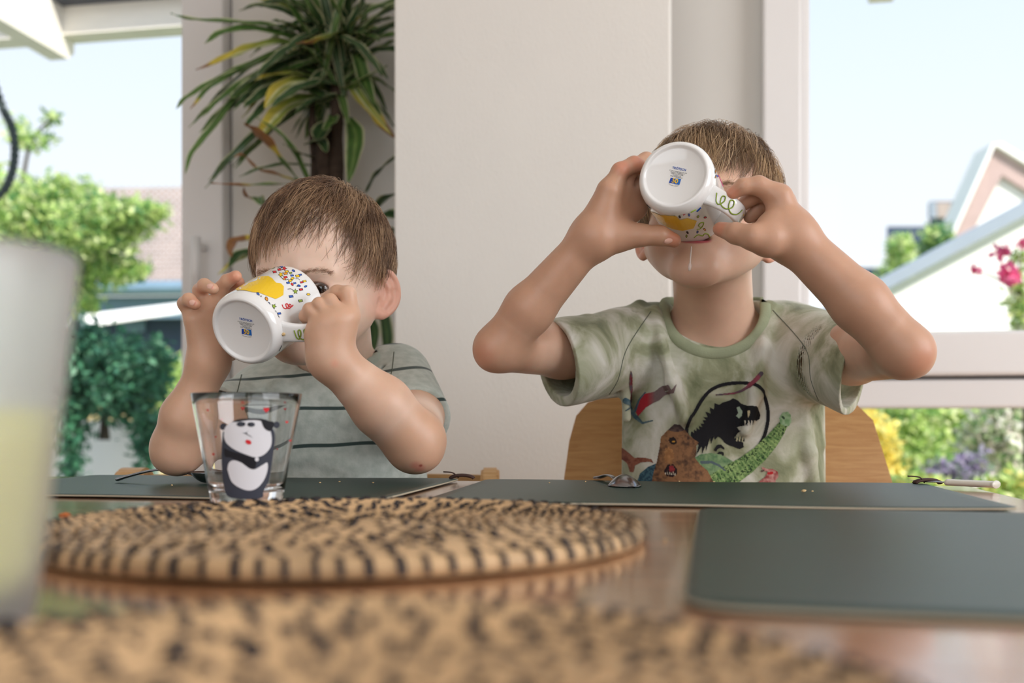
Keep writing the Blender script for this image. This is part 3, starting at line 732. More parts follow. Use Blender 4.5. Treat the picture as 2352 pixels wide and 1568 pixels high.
# ---- crumbs
M_crumb = mat('bread_crumb', lin(222, 190, 140), .8, .2, .15, 200)
def crumb(p, s, label, group, m=M_crumb):
    bm = bmesh.new(); bmesh.ops.create_icosphere(bm, subdivisions=1, radius=s)
    for v in bm.verts: v.co = Vector((v.co.x * random.uniform(.7, 1.5), v.co.y * random.uniform(.7, 1.2), v.co.z * random.uniform(.5, .8))) ; 
    zmin = min(v.co.z for v in bm.verts)
    for v in bm.verts: v.co += Vector((p[0], p[1], p[2] - zmin))
    tag(bmobj('crumb', bm, m), label, 'crumb', group)
crumb(onmat(1846, .958), .0026, 'largest tan crumb on the placemat before the taller child', 'bread crumbs')
for px_, D_, t_ in ((1866, .97, 'tiny pale crumb just behind the largest tan crumb'), (1262, 1.10, 'tiny pale crumb between the left mat corner and the bowl-down teaspoon'), (1345, 1.12, 'tiny pale crumb just left of the bowl-down teaspoon handle'), (1560, 1.13, 'tiny pale crumb under the brown dinosaur print'), (1640, 1.12, 'tiny pale crumb below the green long-necked dinosaur print')): crumb(onmat(px_, D_), .0010, t_, 'crumbs on the taller child’s placemat')
for px_, D_, t_ in ((735, 1.10, 'tiny crumb just right of the panda tumbler'), (780, 1.12, 'tiny crumb second to the right of the panda tumbler'), (857, 1.10, 'tan crumb farthest right on the smaller child’s placemat'), (395, 1.06, 'tiny crumb below the long teaspoon handle at the left')): crumb(onmat(px_, D_), .0012, t_, 'crumbs on the smaller child’s placemat')
for px_, D_, t_ in ((1880, .828, 'tiny crumb on the wood strip between the two right hand placemats'), (1528, .60, 'tiny crumb on the wood at the right edge of the round coiled mat')): crumb(onmat(px_, D_, .0002), .0012, t_, 'crumbs on the bare table')
crumb(onmat(150, .735, .0002), .0042, 'orange brown crumb on the bare wood at the left', None, mat('crust', lin(196, 112, 62), .8, .2, .2, 150))

# ------------------------------------------------------------------ chairs
CB = 1.50
c2 = root('plywood_chair', P(1645, HY, CB - .15) * 1.0, 'beech plywood chair with rounded back behind the taller child', 'chair')
c2.location.z = 0
def back_shell(pl, D, bow, th, m, name, parent):
    """outline in photo px (closed), bent in plan, thickened"""
    bm = bmesh.new(); vs = [bm.verts.new((x, y, 0)) for x, y in pl]; f = bm.faces.new(vs); bmesh.ops.triangulate(bm, faces=[f])
    for _ in range(4):
        ed = [e_ for e_ in bm.edges if e_.calc_length() > 40]
        if not ed: break
        bmesh.ops.subdivide_edges(bm, edges=ed, cuts=1); bmesh.ops.triangulate(bm, faces=bm.faces[:])
    cxm = sum(p[0] for p in pl) / len(pl)
    for v in bm.verts:
        x, y = v.co.x, v.co.y; t = (x - cxm) / 360
        q = P(x, y, D); v.co = q - FW * (bow * t * t) - FW * ((y - 900) / FPX * D * .12)
    bmesh.ops.solidify(bm, geom=bm.faces[:], thickness=th)
    return bmobj(name, bm, m, parent)
ol = [(1278, 1240), (1290, 1090), (1302, 1010), (1318, 955), (1345, 925), (1400, 908), (1500, 900), (1645, 898), (1790, 902), (1890, 914), (1945, 930), (1975, 965), (1990, 1030), (2008, 1110), (2020, 1240)]
back_shell(ol, CB, .06, .011, M_ply, 'backrest', c2)
cc_ = P(1645, HY, CB - .2); ax = RT
boxc('seat', (cc_.x, cc_.y, .445), RT, .42, .40, .022, M_ply, c2, .006)
for sx_ in (-1, 1):
    for sy_ in (-1, 1):
        p0 = cc_ + RT * (sx_ * .18) + FW * (sy_ * .17)
        v, f = tube([(p0.x, p0.y, .435), (p0.x + RT.x * sx_ * .03, p0.y + RT.y * sx_ * .03, 0)], .014, 12); mobj('leg', v, f, M_steel, c2, True)
    p0 = cc_ + RT * (sx_ * .17) + FW * .17
    pb = P(1645, HY, CB + .012) + RT * (sx_ * .17)
    v, f = tube(spline([(p0.x, p0.y, .43), (pb.x, pb.y, .52), (pb.x, pb.y, .70)], 6), .011, 10); mobj('back_upright', v, f, M_steel, c2, True)

c1 = root('high_chair', P(710, HY, 1.25), 'beech high chair with rounded side posts behind the smaller child', 'chair')
c1.location.z = 0
DP = 1.46
for nm, px_, w_ in (('side_post', 308, 66), ('side_post', 1126, 42)):
    w2 = w_ / FPX * DP / 2; top = P(px_, 1073, DP); s = -1 if px_ < 700 else 1
    # board seen from the front: rounded top, deep front to back, leaning
    q = []
    for k in range(13):
        a = math.pi * k / 12; q.append((math.cos(a) * .035, math.sin(a) * .026))
    poly = [top + FW * (.0 + x) + UP * (z - .026) for x, z in q] + [Vector((top.x, top.y, .0)) + FW * (.10 - .035), Vector((top.x, top.y, .0)) + FW * (.10 + .035)]
    prism(nm, [p - RT * w2 for p in poly], RT * (2 * w2), M_beech, c1, .004)
def rail(y0, D, hgt, name):
    q = []
    for k in range(17):
        t = k / 16; x = 308 + (1126 - 308) * t; dd = D + .05 * (1 - (2 * t - 1) ** 2)
        q.append((P(x, y0, D) + FW * (dd - D)))
    V = []; Fc = []
    for p in q:
        for dz, dy in ((0, 0), (0, .014), (-hgt, .014), (-hgt, 0)): V.append(p + UP * dz + FW * dy)
    for i in range(16):
        for k in range(4): Fc.append((4 * i + k, 4 * i + (k + 1) % 4, 4 * i + 4 + (k + 1) % 4, 4 * i + 4 + k))
    Fc.append((3, 2, 1, 0)); Fc.append((64, 65, 66, 67))
    mobj(name, V, Fc, M_beech, c1)
rail(1091, DP, .10, 'back_rail')
sp = P(710, HY, 1.33)
boxc('seat', (sp.x, sp.y, .50), RT, .50, .30, .02, M_beech, c1, .005)
boxc('footrest', (sp.x - FW.x * .03, sp.y - FW.y * .03, .22), RT, .50, .26, .02, M_beech, c1, .005)
for s in (308, 1126):
    q = P(s, HY, DP); boxc('floor_runner', tuple(Vector((q.x, q.y, .02)) + FW * -.12), FW, .52, .04, .04, M_beech, c1, .005)
# ------------------------------------------------------------------ implicit surfaces: one smooth continuous skin per body / garment
f32 = np.float32
def A3(v): return np.array(tuple(v), dtype=f32)
class Cap:
    def __init__(s, a, b, ra, rb):
        s.a, s.b, s.ra, s.rb = A3(a), A3(b), f32(ra), f32(rb); s.ab = s.b - s.a; s.l2 = f32(max(float(s.ab @ s.ab), 1e-9))
    def lb(s, c):
        t = np.clip(((c - s.a) @ s.ab) / s.l2, 0, 1); return np.linalg.norm(c - s.a - t[:, None] * s.ab, axis=1) - max(s.ra, s.rb)
    def ev(s, p):
        q = p - s.a; t = np.clip((q @ s.ab) / s.l2, 0, 1); q = q - t[..., None] * s.ab
        return np.sqrt((q * q).sum(-1)) - (s.ra + (s.rb - s.ra) * t)
class Ell:
    def __init__(s, c, axes, rad):
        s.c = A3(c); s.M = np.array([tuple(a) for a in axes], dtype=f32); s.r = np.array(rad, dtype=f32)
    def lb(s, c): return np.linalg.norm(c - s.c, axis=1) - s.r.max()
    def ev(s, p):
        q = (p - s.c) @ s.M.T; k0 = np.sqrt(((q / s.r) ** 2).sum(-1)); k1 = np.sqrt(((q / s.r ** 2) ** 2).sum(-1)) + 1e-9
        return k0 * (k0 - 1) / k1
class Half:   # half space, inside where (p-o).n < 0
    def __init__(s, o, n): s.o = A3(o); n = A3(n); s.n = n / np.linalg.norm(n)
    def lb(s, c): return (c - s.o) @ s.n
    def ev(s, p): return (p - s.o) @ s.n
def smin(a, b, k):
    if k <= 0: return np.minimum(a, b)
    h = np.maximum(k - np.abs(a - b), 0) / k
    return np.minimum(a, b) - h * h * (k * 0.25)
class Grp:
    def __init__(s, items=None, disp=None): s.it = items or []; s.disp = disp
    def add(s, node, k=0.01, op='+'): s.it.append((node, op, k)); return s
    def sub(s, node, k=0.004): s.it.append((node, '-', k)); return s
    def inter(s, node, k=0.003): s.it.append((node, '&', k)); return s
    def lb(s, c):
        d = None
        for n, op, k in s.it:
            if op == '+':
                l = n.lb(c) - k; d = l if d is None else np.minimum(d, l)
        return d
    def ev(s, p):
        sh = p.shape; P2 = p.reshape(sh[0], -1, 3); c = P2.mean(1); br = np.linalg.norm(P2 - c[:, None], axis=2).max() if P2.shape[1] > 1 else 0.0
        d = np.full(P2.shape[:2], 0.06, f32); km = max(k for _, _, k in s.it)
        for n, op, k in s.it:
            if op == '&': idx = np.arange(len(c))
            else: idx = np.nonzero(n.lb(c) - br < 0.02 + km)[0]
            if len(idx) == 0: continue
            e = n.ev(P2[idx])
            if op == '+': d[idx] = smin(d[idx], e, k)
            elif op == '-': d[idx] = -smin(-d[idx], e, k)
            else: d[idx] = -smin(-d[idx], -e, k)
        if s.disp is not None: d = d + s.disp(P2)
        return d.reshape(sh[:-1])
def sdf_at(g, pts): return g.ev(np.asarray(pts, f32)[:, None, :])[:, 0]
def sdf_grad(g, pts, h=0.0008):
    G = np.zeros_like(pts, dtype=f32)
    for i in range(3):
        e_ = np.zeros(3, f32); e_[i] = h; G[:, i] = sdf_at(g, pts + e_) - sdf_at(g, pts - e_)
    return G / (np.linalg.norm(G, axis=1)[:, None] + 1e-9)
def surface_nets(g, lo, hi, h, smooth=2):
    lo = np.array(lo, f32); hi = np.array(hi, f32); B = 8; bs = B * h
    nb = np.ceil((hi - lo) / bs).astype(int)
    I = np.stack(np.meshgrid(*[np.arange(n) for n in nb], indexing='ij'), -1).reshape(-1, 3)
    ctr = lo + (I + 0.5) * bs
    d = sdf_at(g, ctr.astype(f32)); br = bs * 0.866
    I = I[np.abs(d) < br * 1.35 + 0.004]
    off = np.stack(np.meshgrid(*[np.arange(B + 1)] * 3, indexing='ij'), -1).reshape(-1, 3)
    CI = []; CV = []; EK = []
    base = I * B
    KX = np.int64(1 << 20)
    def key(a): a = a.astype(np.int64) + 8; return (a[..., 0] * KX + a[..., 1]) * KX + a[..., 2]
    cor = np.array([(x, y, z) for x in (0, 1) for y in (0, 1) for z in (0, 1)])
    edges = [(0, 4), (0, 2), (0, 1), (1, 5), (1, 3), (2, 6), (2, 3), (3, 7), (4, 6), (4, 5), (5, 7), (6, 7)]
    for s in range(0, len(I), 3000):
        b = base[s:s + 3000]
        pts = lo + (b[:, None, :] + off[None]) * h
        v = g.ev(pts.astype(f32)).reshape(-1, B + 1, B + 1, B + 1)
        c8 = np.stack([v[:, x:x + B, y:y + B, z:z + B] for x, y, z in cor], -1)     # n,B,B,B,8
        neg = c8 < 0; act = neg.any(-1) & ~neg.all(-1)
        n_, i_, j_, k_ = np.nonzero(act)
        if len(n_) == 0: continue
        vals = c8[n_, i_, j_, k_]; cell = b[n_] + np.stack([i_, j_, k_], -1)
        acc = np.zeros((len(n_), 3)); cnt = np.zeros(len(n_))
        for a, e_ in edges:
            va, vb = vals[:, a], vals[:, e_]; m = (va < 0) != (vb < 0); t = np.where(m, va / np.where(np.abs(va - vb) < 1e-12, 1, va - vb), 0)
            q = cor[a] + t[:, None] * (cor[e_] - cor[a]); acc += q * m[:, None]; cnt += m
        CI.append(cell); CV.append(lo + (cell + acc / cnt[:, None]) * h)
        for ax, e_ in ((0, 4), (1, 2), (2, 1)):
            m = (vals[:, 0] < 0) != (vals[:, e_] < 0)
            if m.any(): EK.append(np.column_stack([cell[m], np.full(m.sum(), ax), (vals[m, 0] < 0)]))
    cell = np.concatenate(CI); V = np.concatenate(CV); K = key(cell); o = np.argsort(K); Ks = K[o]
    E = np.concatenate(EK); quads = []
    for ax in range(3):
        e_ = E[E[:, 3] == ax]; c = e_[:, :3]; u = np.eye(3, dtype=int)[(ax + 1) % 3]; w_ = np.eye(3, dtype=int)[(ax + 2) % 3]
        q = np.stack([key(c), key(c - u), key(c - u - w_), key(c - w_)], 1)
        pos = np.searchsorted(Ks, q); pos = np.minimum(pos, len(Ks) - 1); ok = (Ks[pos] == q).all(1)
        idx = o[pos]; fl = e_[:, 4] == 1
        idx = np.where(fl[:, None], idx, idx[:, ::-1]); quads.append(idx[ok])
    Q = np.concatenate(quads)
    ed = np.concatenate([Q[:, [0, 1]], Q[:, [1, 2]], Q[:, [2, 3]], Q[:, [3, 0]]])
    for _ in range(smooth):
        S = np.zeros_like(V); n = np.zeros(len(V))
        for k in range(3):
            S[:, k] = np.bincount(ed[:, 0], V[ed[:, 1], k], len(V)) + np.bincount(ed[:, 1], V[ed[:, 0], k], len(V))
        n = np.bincount(ed[:, 0], minlength=len(V)) + np.bincount(ed[:, 1], minlength=len(V))
        V = V * .5 + .5 * S / np.maximum(n, 1)[:, None]
    return V.astype(f32), Q
def sst(x, a, b):
    t = np.clip((x - a) / (b - a), 0, 1); return t * t * (3 - 2 * t)

# ------------------------------------------------------------------ heads, hands, hair
class HeadFrame:
    """right / forward / up axes of a head; local points are (x right in picture, y forward, z up)"""
    def __init__(s, c, yaw, pitch, roll, sc_=(1, 1, 1), jaw=1.0):
        s.j = jaw
        p, q, r = R(pitch), R(yaw), R(roll)
        F = PV(-math.sin(q) * math.cos(p), math.sin(p), -math.cos(q) * math.cos(p))
        U = PV(math.sin(q) * math.sin(p), math.cos(p), math.cos(q) * math.sin(p))
        X = PV(math.cos(q), 0, -math.sin(q))
        s.U = U * math.cos(r) + X * math.sin(r); s.X = X * math.cos(r) - U * math.sin(r); s.F = F
        s.c = Vector(c); s.s = sc_
    def w(s, x, y, z):
        z = EZ + (z - EZ) * s.j if z < EZ else z
        return s.c + s.X * (x * s.s[0]) + s.F * (y * s.s[1]) + s.U * (z * s.s[2])
    def loc(s, pts):
        q = np.asarray(pts, f32) - A3(s.c)
        z = q @ A3(s.U) / s.s[2]; z = np.where(z < EZ, EZ + (z - EZ) / s.j, z)
        return np.stack([q @ A3(s.X) / s.s[0], q @ A3(s.F) / s.s[1], z], -1)
    def ell(s, c, r): return Ell(s.w(*c), (s.X, s.F, s.U), (r[0] * s.s[0], r[1] * s.s[1], r[2] * s.s[2] * (s.j if c[2] < -.015 else 1)))
    def cap(s, a, b, ra, rb): return Cap(s.w(*a), s.w(*b), ra, rb)
EZ = -.006      # eye height
CRC, CRR = (0, -.012, .034), (.0725, .089, .077)
def head_sdf(h, open_mouth=0.0, flare=40):
    g = Grp()
    g.add(h.ell(CRC, CRR), .0)
    g.add(h.ell((0, .022, -.012), (.060, .055, .070)), .03)          # face mass
    g.add(h.ell((0, .046, .045), (.050, .030, .038)), .03)           # forehead
    for s in (-1, 1):
        g.add(h.cap((s * .048, .005, -.035), (s * .014, .060, -.084), .021, .017), .03)     # jaw
        g.add(h.ell((s * .034, .048, -.036), (.025, .022, .026)), .022)                       # cheek
        g.add(h.cap((s * .012, .0725, .012), (s * .042, .060, .010), .0075, .006), .014)      # brow ridge
    g.add(h.ell((0, .064, -.085), (.016, .013, .013)), .02)            # chin
    g.add(h.ell((0, .066, -.055), (.024, .012, .018)), .02)            # muzzle
    g.add(h.cap((0, .071, .004), (0, .086, -.024), .0055, .0085), .014)  # nose
    for s in (-1, 1): g.add(h.ell((s * .010, .080, -.027), (.0065, .008, .0058)), .007)
    for s in (-1, 1):
        g.sub(h.ell((s * .031, .083, EZ), (.0165, .013, .0105)), .012)
        g.add(h.ell((s * .031, .0585, EZ), (.0150, .0132, .0128)), .006)
    # lips
    for z, r, yy in ((-.0495, .0042, .0735), (-.0585 - open_mouth, .0052, .0735)):
        g.add(h.cap((-.019, .0655, -.0545 - open_mouth * .5), (-.007, yy, z), .0028, r), .006); g.add(h.cap((.019, .0655, -.0545 - open_mouth * .5), (.007, yy, z), .0028, r), .006)
        g.add(h.cap((-.007, yy, z), (.007, yy, z), r, r), .004)
    g.sub(h.ell((0, .079, -.0540 - open_mouth * .5), (.017, .010, .0012 + open_mouth * .5)), .002)
    for s in (-1, 1): g.sub(h.ell((s * .031, .0765, EZ), (.0128, .020, .0058)), .0015)      # lid opening
    # ears
    fl = math.radians(flare)
    ear = Grp()
    def E(y, z, s, out=0): return (s * (.0655 + (.013 - y) * math.sin(fl) + out), y * math.cos(fl) - .010, z - .010)
    for s in (-1, 1):
        hel = [(.004, .001), (.011, .012), (.007, .024), (-.004, .030), (-.016, .027), (-.024, .015), (-.025, .000), (-.020, -.014), (-.010, -.025), (.000, -.029), (.007, -.022)]
        hp = [(p.x, p.y) for p in spline([(a, b, 0) for a, b in hel], 4)]
        for a, b in zip(hp[:-1], hp[1:]): ear.add(h.cap(E(*a, s), E(*b, s), .0031, .0031), .002)
        for a, b in (((-.002, .022), (-.012, .012)), ((-.012, .012), (-.013, -.002)), ((-.013, -.002), (-.006, -.014))): ear.add(h.cap(E(*a, s), E(*b, s), .0030, .0030), .004)
        for a, b in (((-.016, .018), (-.018, -.006)), ((-.004, .024), (-.016, .018)), ((-.018, -.006), (-.004, -.022))): ear.add(h.cap(E(*a, s, -.0050), E(*b, s, -.0050), .0040, .0040), .003)
        for a, b in (((-.010, .022), (-.017, .012)), ((-.017, .012), (-.017, -.008)), ((-.006, .014), (-.010, -.010)), ((-.012, -.014), (-.002, -.020))): ear.add(h.cap(E(*a, s, -.0062), E(*b, s, -.0062), .0052, .0052), .003)
        for a, b in (((-.012, .024), (-.021, .014)), ((-.021, .014), (-.021, -.006)), ((-.021, -.006), (-.010, -.021))): ear.add(h.cap(E(*a, s, -.0032), E(*b, s, -.0032), .0034, .0034), .002)
        ear.add(h.cap(E(-.008, .008, s, -.015), E(-.006, -.008, s, -.015), .009, .008), .006)
        ear.add(h.cap(E(.012, .006, s, -.004), E(.012, -.014, s, -.003), .006, .005), .006)       # front of ear / tragus
        ear.add(h.cap(E(.010, -.002, s, .001), E(.010, -.006, s, .001), .0038, .0038), .003)
        ear.add(h.cap(E(.002, -.023, s), E(-.003, -.025, s), .0050, .0048), .004)
        ear.add(h.cap(E(.010, .016, s, -.006), E(.010, -.020, s, -.006), .006, .006), .008)
    g.add(ear, .005)
    return g
def finger(pts, radii, k=.004):
    g = Grp()
    for i in range(len(pts) - 1): g.add(Cap(pts[i], pts[i + 1], radii[i], radii[i + 1]), k if i else 0)
    return g
def hand(g, palm, fingers, kp=.012, kf=.0014, kj=.006):
    """palm: list of (a,b,ra,rb); fingers: list of (points, radii)"""
    pg_ = Grp()
    for i, (a, b, ra, rb) in enumerate(palm): pg_.add(Cap(a, b, ra, rb), kp if i else 0)
    fg = Grp()
    for pts, rr in fingers: fg.add(finger(pts, rr), kf)
    hg = Grp(); hg.add(pg_, 0); hg.add(fg, kj); g.add(hg, .014)
def ribbons(paths, r0, cols, seg=3):
    """paths (N,K,3) -> thin tapered strands as one mesh"""
    N, K, _ = paths.shape
    t = np.gradient(paths, axis=1); t /= np.linalg.norm(t, axis=2)[..., None] + 1e-9
    ref = np.tile(np.array([.3, .5, .8]), (N, K, 1)); n1 = np.cross(t, ref); n1 /= np.linalg.norm(n1, axis=2)[..., None] + 1e-9; n2 = np.cross(t, n1)
    rad = (r0[:, None] * np.linspace(1, .25, K)[None] ** .8)
    V = np.stack([paths + (n1 * math.cos(2 * math.pi * s / seg) + n2 * math.sin(2 * math.pi * s / seg)) * rad[..., None] for s in range(seg)], 2)   # N,K,seg,3
    idx = np.arange(N * K * seg).reshape(N, K, seg); Q = []
    for s in range(seg):
        s2 = (s + 1) % seg; Q.append(np.stack([idx[:, :-1, s], idx[:, :-1, s2], idx[:, 1:, s2], idx[:, 1:, s]], -1).reshape(-1, 4))
    C = np.repeat(cols, K * seg, 0)
    return V.reshape(-1, 3).astype(f32), np.concatenate(Q), C
def grow_hair(h, n, hairline, whorl, length, seed, grav, cols, lift=(.002, .010), extra=1.0, clumps=260, clump=.75, push=None, noise=.35, K=9):
    r = np.random.default_rng(seed); rad = np.array(CRR) * np.array(h.s); cen = np.array(CRC) * np.array(h.s)
    u = r.normal(size=(n * 5, 3)); u /= np.linalg.norm(u, axis=1)[:, None]
    keep = hairline(u) > r.uniform(-.02, .06, len(u)); u = u[keep][:n]; n = len(u)
    wh = np.array(whorl) / np.linalg.norm(whorl)
    L = length(u) * r.uniform(.75, 1.15, n); lay = r.uniform(*lift, n)
    gl_ = np.array([float(Vector((0, 0, -1)).dot(h.X)), float(Vector((0, 0, -1)).dot(h.F)), float(Vector((0, 0, -1)).dot(h.U))])
    pos = cen + u * (rad + .0) ; path = [pos.copy()]; nd = r.normal(size=(n, 3)) * noise
    gi = r.permutation(n)[:clumps]
    for k in range(1, K):
        q = (pos - cen) / rad; un = q / np.linalg.norm(q, axis=1)[:, None]; nrm = un / rad; nrm /= np.linalg.norm(nrm, axis=1)[:, None]
        dw = un - wh; d = dw / (np.linalg.norm(dw, axis=1)[:, None] + .05) + grav * gl_ * (k / K) + nd * (.5 + k / K)
        if push is not None: d = d + push(un)
        d -= nrm * (d * nrm).sum(1)[:, None]; d /= np.linalg.norm(d, axis=1)[:, None] + 1e-9
        pos = pos + d * (L / (K - 1))[:, None]
        q = (pos - cen) / rad; un = q / np.linalg.norm(q, axis=1)[:, None]
        s = k / (K - 1); off = lay * math.sin(min(1.0, s * 1.25 + .12) * math.pi * .5) * extra
        pos = cen + un * (rad + off[:, None]); path.append(pos.copy())
    path = np.stack(path, 1)
    gp_ = path[gi]; dist = ((u[:, None, :] - u[gi][None]) ** 2).sum(-1); near = dist.argmin(1)
    w_ = (np.linspace(0, 1, K) ** 1.2 * clump)[None, :, None] * r.uniform(.3, 1, n)[:, None, None]
    path = path * (1 - w_) + gp_[near] * w_
    path += np.cumsum(r.normal(size=path.shape) * .00022, axis=1)
    W = A3(h.c) + path[..., 0:1] * A3(h.X) + path[..., 1:2] * A3(h.F) + path[..., 2:3] * A3(h.U)
    cc = np.array([c[:3] for c in cols]); ci = r.integers(0, len(cc), clumps); C = cc[ci[near]] * r.uniform(.7, 1.35, n)[:, None]
    return W, r.uniform(.00022, .00042, n), C
M_skin = mat('skin', (1, 1, 1), 0.42, 0.45, 0.035, 60, bump=.10, bscale=900, bdist=.0005, sss=.35, attr='Col', sscale=.0045)
M_hair = mat('hair_strand', (1, 1, 1), 0.38, 0.55, 0.05, 50, attr='Col')
M_eye = mat('eyeball', (1, 1, 1), 0.06, 0.6, 0.0, attr='Col', coat=.6)
def eyeball(h, s, gaze, parent):
    c = h.w(s * .031, .0605, EZ); bm = bmesh.new(); bmesh.ops.create_uvsphere(bm, u_segments=40, v_segments=30, radius=.0112)
    V = np.array([v.co[:] for v in bm.verts]); Fc = [[v.index for v in f.verts] for f in bm.faces]; bm.free()
    gz = np.array(tuple(Vector(gaze).normalized())); a = np.degrees(np.arccos(np.clip((V / np.linalg.norm(V, axis=1)[:, None]) @ gz, -1, 1)))
    col = np.tile(np.array(lin(206, 194, 188)[:3]), (len(V), 1)); iris = np.array(lin(62, 38, 26)[:3])
    w_ = (1 - sst(a, 33, 37))[:, None]; col = col * (1 - w_) + iris * w_
    w_ = (1 - sst(a, 15, 19))[:, None]; col = col * (1 - w_) + np.array([.006, .005, .005]) * w_
    return mobj('eye', [Vector(v) + c for v in V], Fc, M_eye, parent, True, col)
# ------------------------------------------------------------------ mugs
M_cer = mat('white_ceramic', lin(238, 237, 236), 0.12, 0.5, 0.006, 8, coat=.3)
PR = {'R': M_pr, 'Y': mat('print_yellow', lin(244, 200, 30), .3, .4, .01), 'G': mat('print_green', lin(150, 176, 52), .3, .4, .01), 'B': mat('print_blue', lin(40, 92, 190), .3, .4, .01),
      'O': mat('print_orange', lin(236, 150, 44), .3, .4, .01), 'K': M_pb, 'N': mat('print_navy', lin(24, 78, 168), .3, .4, .01), 'P': mat('print_pink', lin(206, 70, 130), .3, .4, .01)}
def text_mesh(body, size, align='CENTER', bold=0.0):
    cu = bpy.data.curves.new('t', 'FONT'); cu.body = body; cu.size = size; cu.align_x = align; cu.align_y = 'CENTER'; cu.offset = bold; cu.resolution_u = 3
    ob = bpy.data.objects.new('t', cu); COL.objects.link(ob)
    dg = bpy.context.evaluated_depsgraph_get(); me = ob.evaluated_get(dg).to_mesh()
    V = [v.co.copy() for v in me.vertices]; Fc = [tuple(p.vertices) for p in me.polygons]
    ob.evaluated_get(dg).to_mesh_clear(); bpy.data.objects.remove(ob); bpy.data.curves.remove(cu)
    return V, Fc
MUGR, MUGL = .0408, .102
class Mug:
    def __init__(s, Bc, a, hraw, tilt, label):
        s.B = Bc; s.a = a.normalized(); s.h = (hraw - s.a * hraw.dot(s.a)).normalized(); s.w = s.a.cross(s.h)
        s.rt = root('mug', Bc, label, 'mug', 'white printed mugs')
        prof = [(0, .0030), (.0300, .0030), (.0316, .0022), (.0328, .0006), (.0342, .0001), (.0360, .0010), (.0382, .0034), (.0398, .0075), (.0404, .0120), (.0406, .02)] + [(.0406 + .0002 * k / 8, .02 + .0785 * k / 8) for k in range(1, 9)] + \
               [(.0407, .1010), (.0402, .1019), (.0394, .1019), (.0388, .1010), (.0386, .096), (.0384, .02), (.037, .011), (.030, .0075), (0, .007)]
        lathe('cup', prof, M_cer, s.rt, 96, (s.B, s.h, s.w, s.a))
        # handle: flat strap
        pts = spline([s.hp(.016, .0375), s.hp(.0175, .050), s.hp(.023, .0625), s.hp(.036, .0700), s.hp(.052, .0695), s.hp(.066, .0630), s.hp(.0765, .0510), s.hp(.0805, .0375)], 6)
        s.path = pts; V = []; Fc = []
        n = len(pts); sec = [(math.cos(2 * math.pi * k / 16), math.sin(2 * math.pi * k / 16)) for k in range(16)]
        for i, p in enumerate(pts):
            t = (pts[min(i + 1, n - 1)] - pts[max(i - 1, 0)]).normalized(); nr = s.w.cross(t).normalized()
            e_ = 1 + .25 * (abs(i / (n - 1) - .5) * 2) ** 6
            for cx_, sy_ in sec:
                cx2 = math.copysign(abs(cx_) ** .6, cx_); sy2 = math.copysign(abs(sy_) ** .6, sy_)
                V.append(p + s.w * (cx2 * .0100 * e_) + nr * (sy2 * .0036 * e_))
        for i in range(n - 1):
            for k in range(16): Fc.append((16 * i + k, 16 * i + (k + 1) % 16, 16 * i + 16 + (k + 1) % 16, 16 * i + 16 + k))
        s.handle = mobj('handle', V, Fc, M_cer, s.rt, True)
        s.pr = mobj('print', [], [], None, s.rt)
        # lettering under the base
        ex = (RT * math.cos(tilt) - UP * math.sin(tilt)); ex = (ex - s.a * ex.dot(s.a)).normalized(); ey = ex.cross(s.a) * -1
        if ey.dot(UP) < 0: ey = -ey
        s.ex, s.ey = ex, ey
    def hp(s, sa, r): return s.B + s.a * sa + s.h * r
    def base_text(s, body, x, y, size, m, bold=0.0, arc=0.0):
        V, Fc = text_mesh(body, size, bold=bold)
        out = []
        for v in V:
            vx, vy = v.x, v.y
            if arc: vy += arc * vx * vx
            out.append(s.B + s.a * .0026 + s.ex * (x + vx) + s.ey * (y + vy))
        mobj('lettering', out, Fc, m, s.pr)
    def base_poly(s, pl, m, off=.00285):
        mobj('lettering', [s.B + s.a * off + s.ex * x + s.ey * y for x, y in pl], [tuple(range(len(pl)))], m, s.pr)
    def hit(s, px, py, rad):
        d = (P(px, py, 1.0) - ORG).normalized(); o = ORG - s.B
        dp = d - s.a * d.dot(s.a); op = o - s.a * o.dot(s.a); A, B_, C_ = dp.dot(dp), 2 * op.dot(dp), op.dot(op) - rad * rad
        q = B_ * B_ - 4 * A * C_
        t = (-B_ - math.sqrt(max(q, 0))) / (2 * A); p = ORG + d * t
        sa = (p - s.B).dot(s.a); rv = (p - s.B) - s.a * sa
        return s.B + s.a * max(min(sa, .0995), .012) + rv.normalized() * rad
    def decal(s, poly, m, off=.0002, name='confetti'):
        bm = bmesh.new(); f = bm.faces.new([bm.verts.new((x, y, 0)) for x, y in poly]); bmesh.ops.triangulate(bm, faces=[f])
        for _ in range(2):
            ed = [e_ for e_ in bm.edges if e_.calc_length() > 12]
            if ed: bmesh.ops.subdivide_edges(bm, edges=ed, cuts=1); bmesh.ops.triangulate(bm, faces=bm.faces[:])
        for v in bm.verts: v.co = s.hit(v.co.x, v.co.y, MUGR + off)
        return bmobj(name, bm, m, s.pr)
    def squig(s, pts, m, rad=.0007, name='streamer'):
        q = spline([s.hit(x, y, MUGR + .0001) for x, y in pts], 6); v, f = tube(q, rad, 6, True); 
        return mobj(name, v, f, m, s.pr, True)
    def hsurf(s, t, v):
        n = len(s.path); i = min(max(t, 0), .999) * (n - 1); k = int(i); p = s.path[k].lerp(s.path[k + 1], i - k)
        tg = (s.path[k + 1] - s.path[k]).normalized(); nr = s.w.cross(tg).normalized()
        if nr.dot(s.h) < 0 and nr.dot(-s.a) < 0: nr = -nr
        c0 = s.B + s.a * .045 + s.h * .045
        if nr.dot(p - c0) < 0: nr = -nr
        return p + s.w * v + nr * .0037
    def hsq(s, pts, m, rad): 
        q = spline([s.hsurf(t, v) for t, v in pts], 5); vv, f = tube(q, rad, 6); return mobj('streamer', vv, f, m, s.pr, True)
def lines(m):
    pass
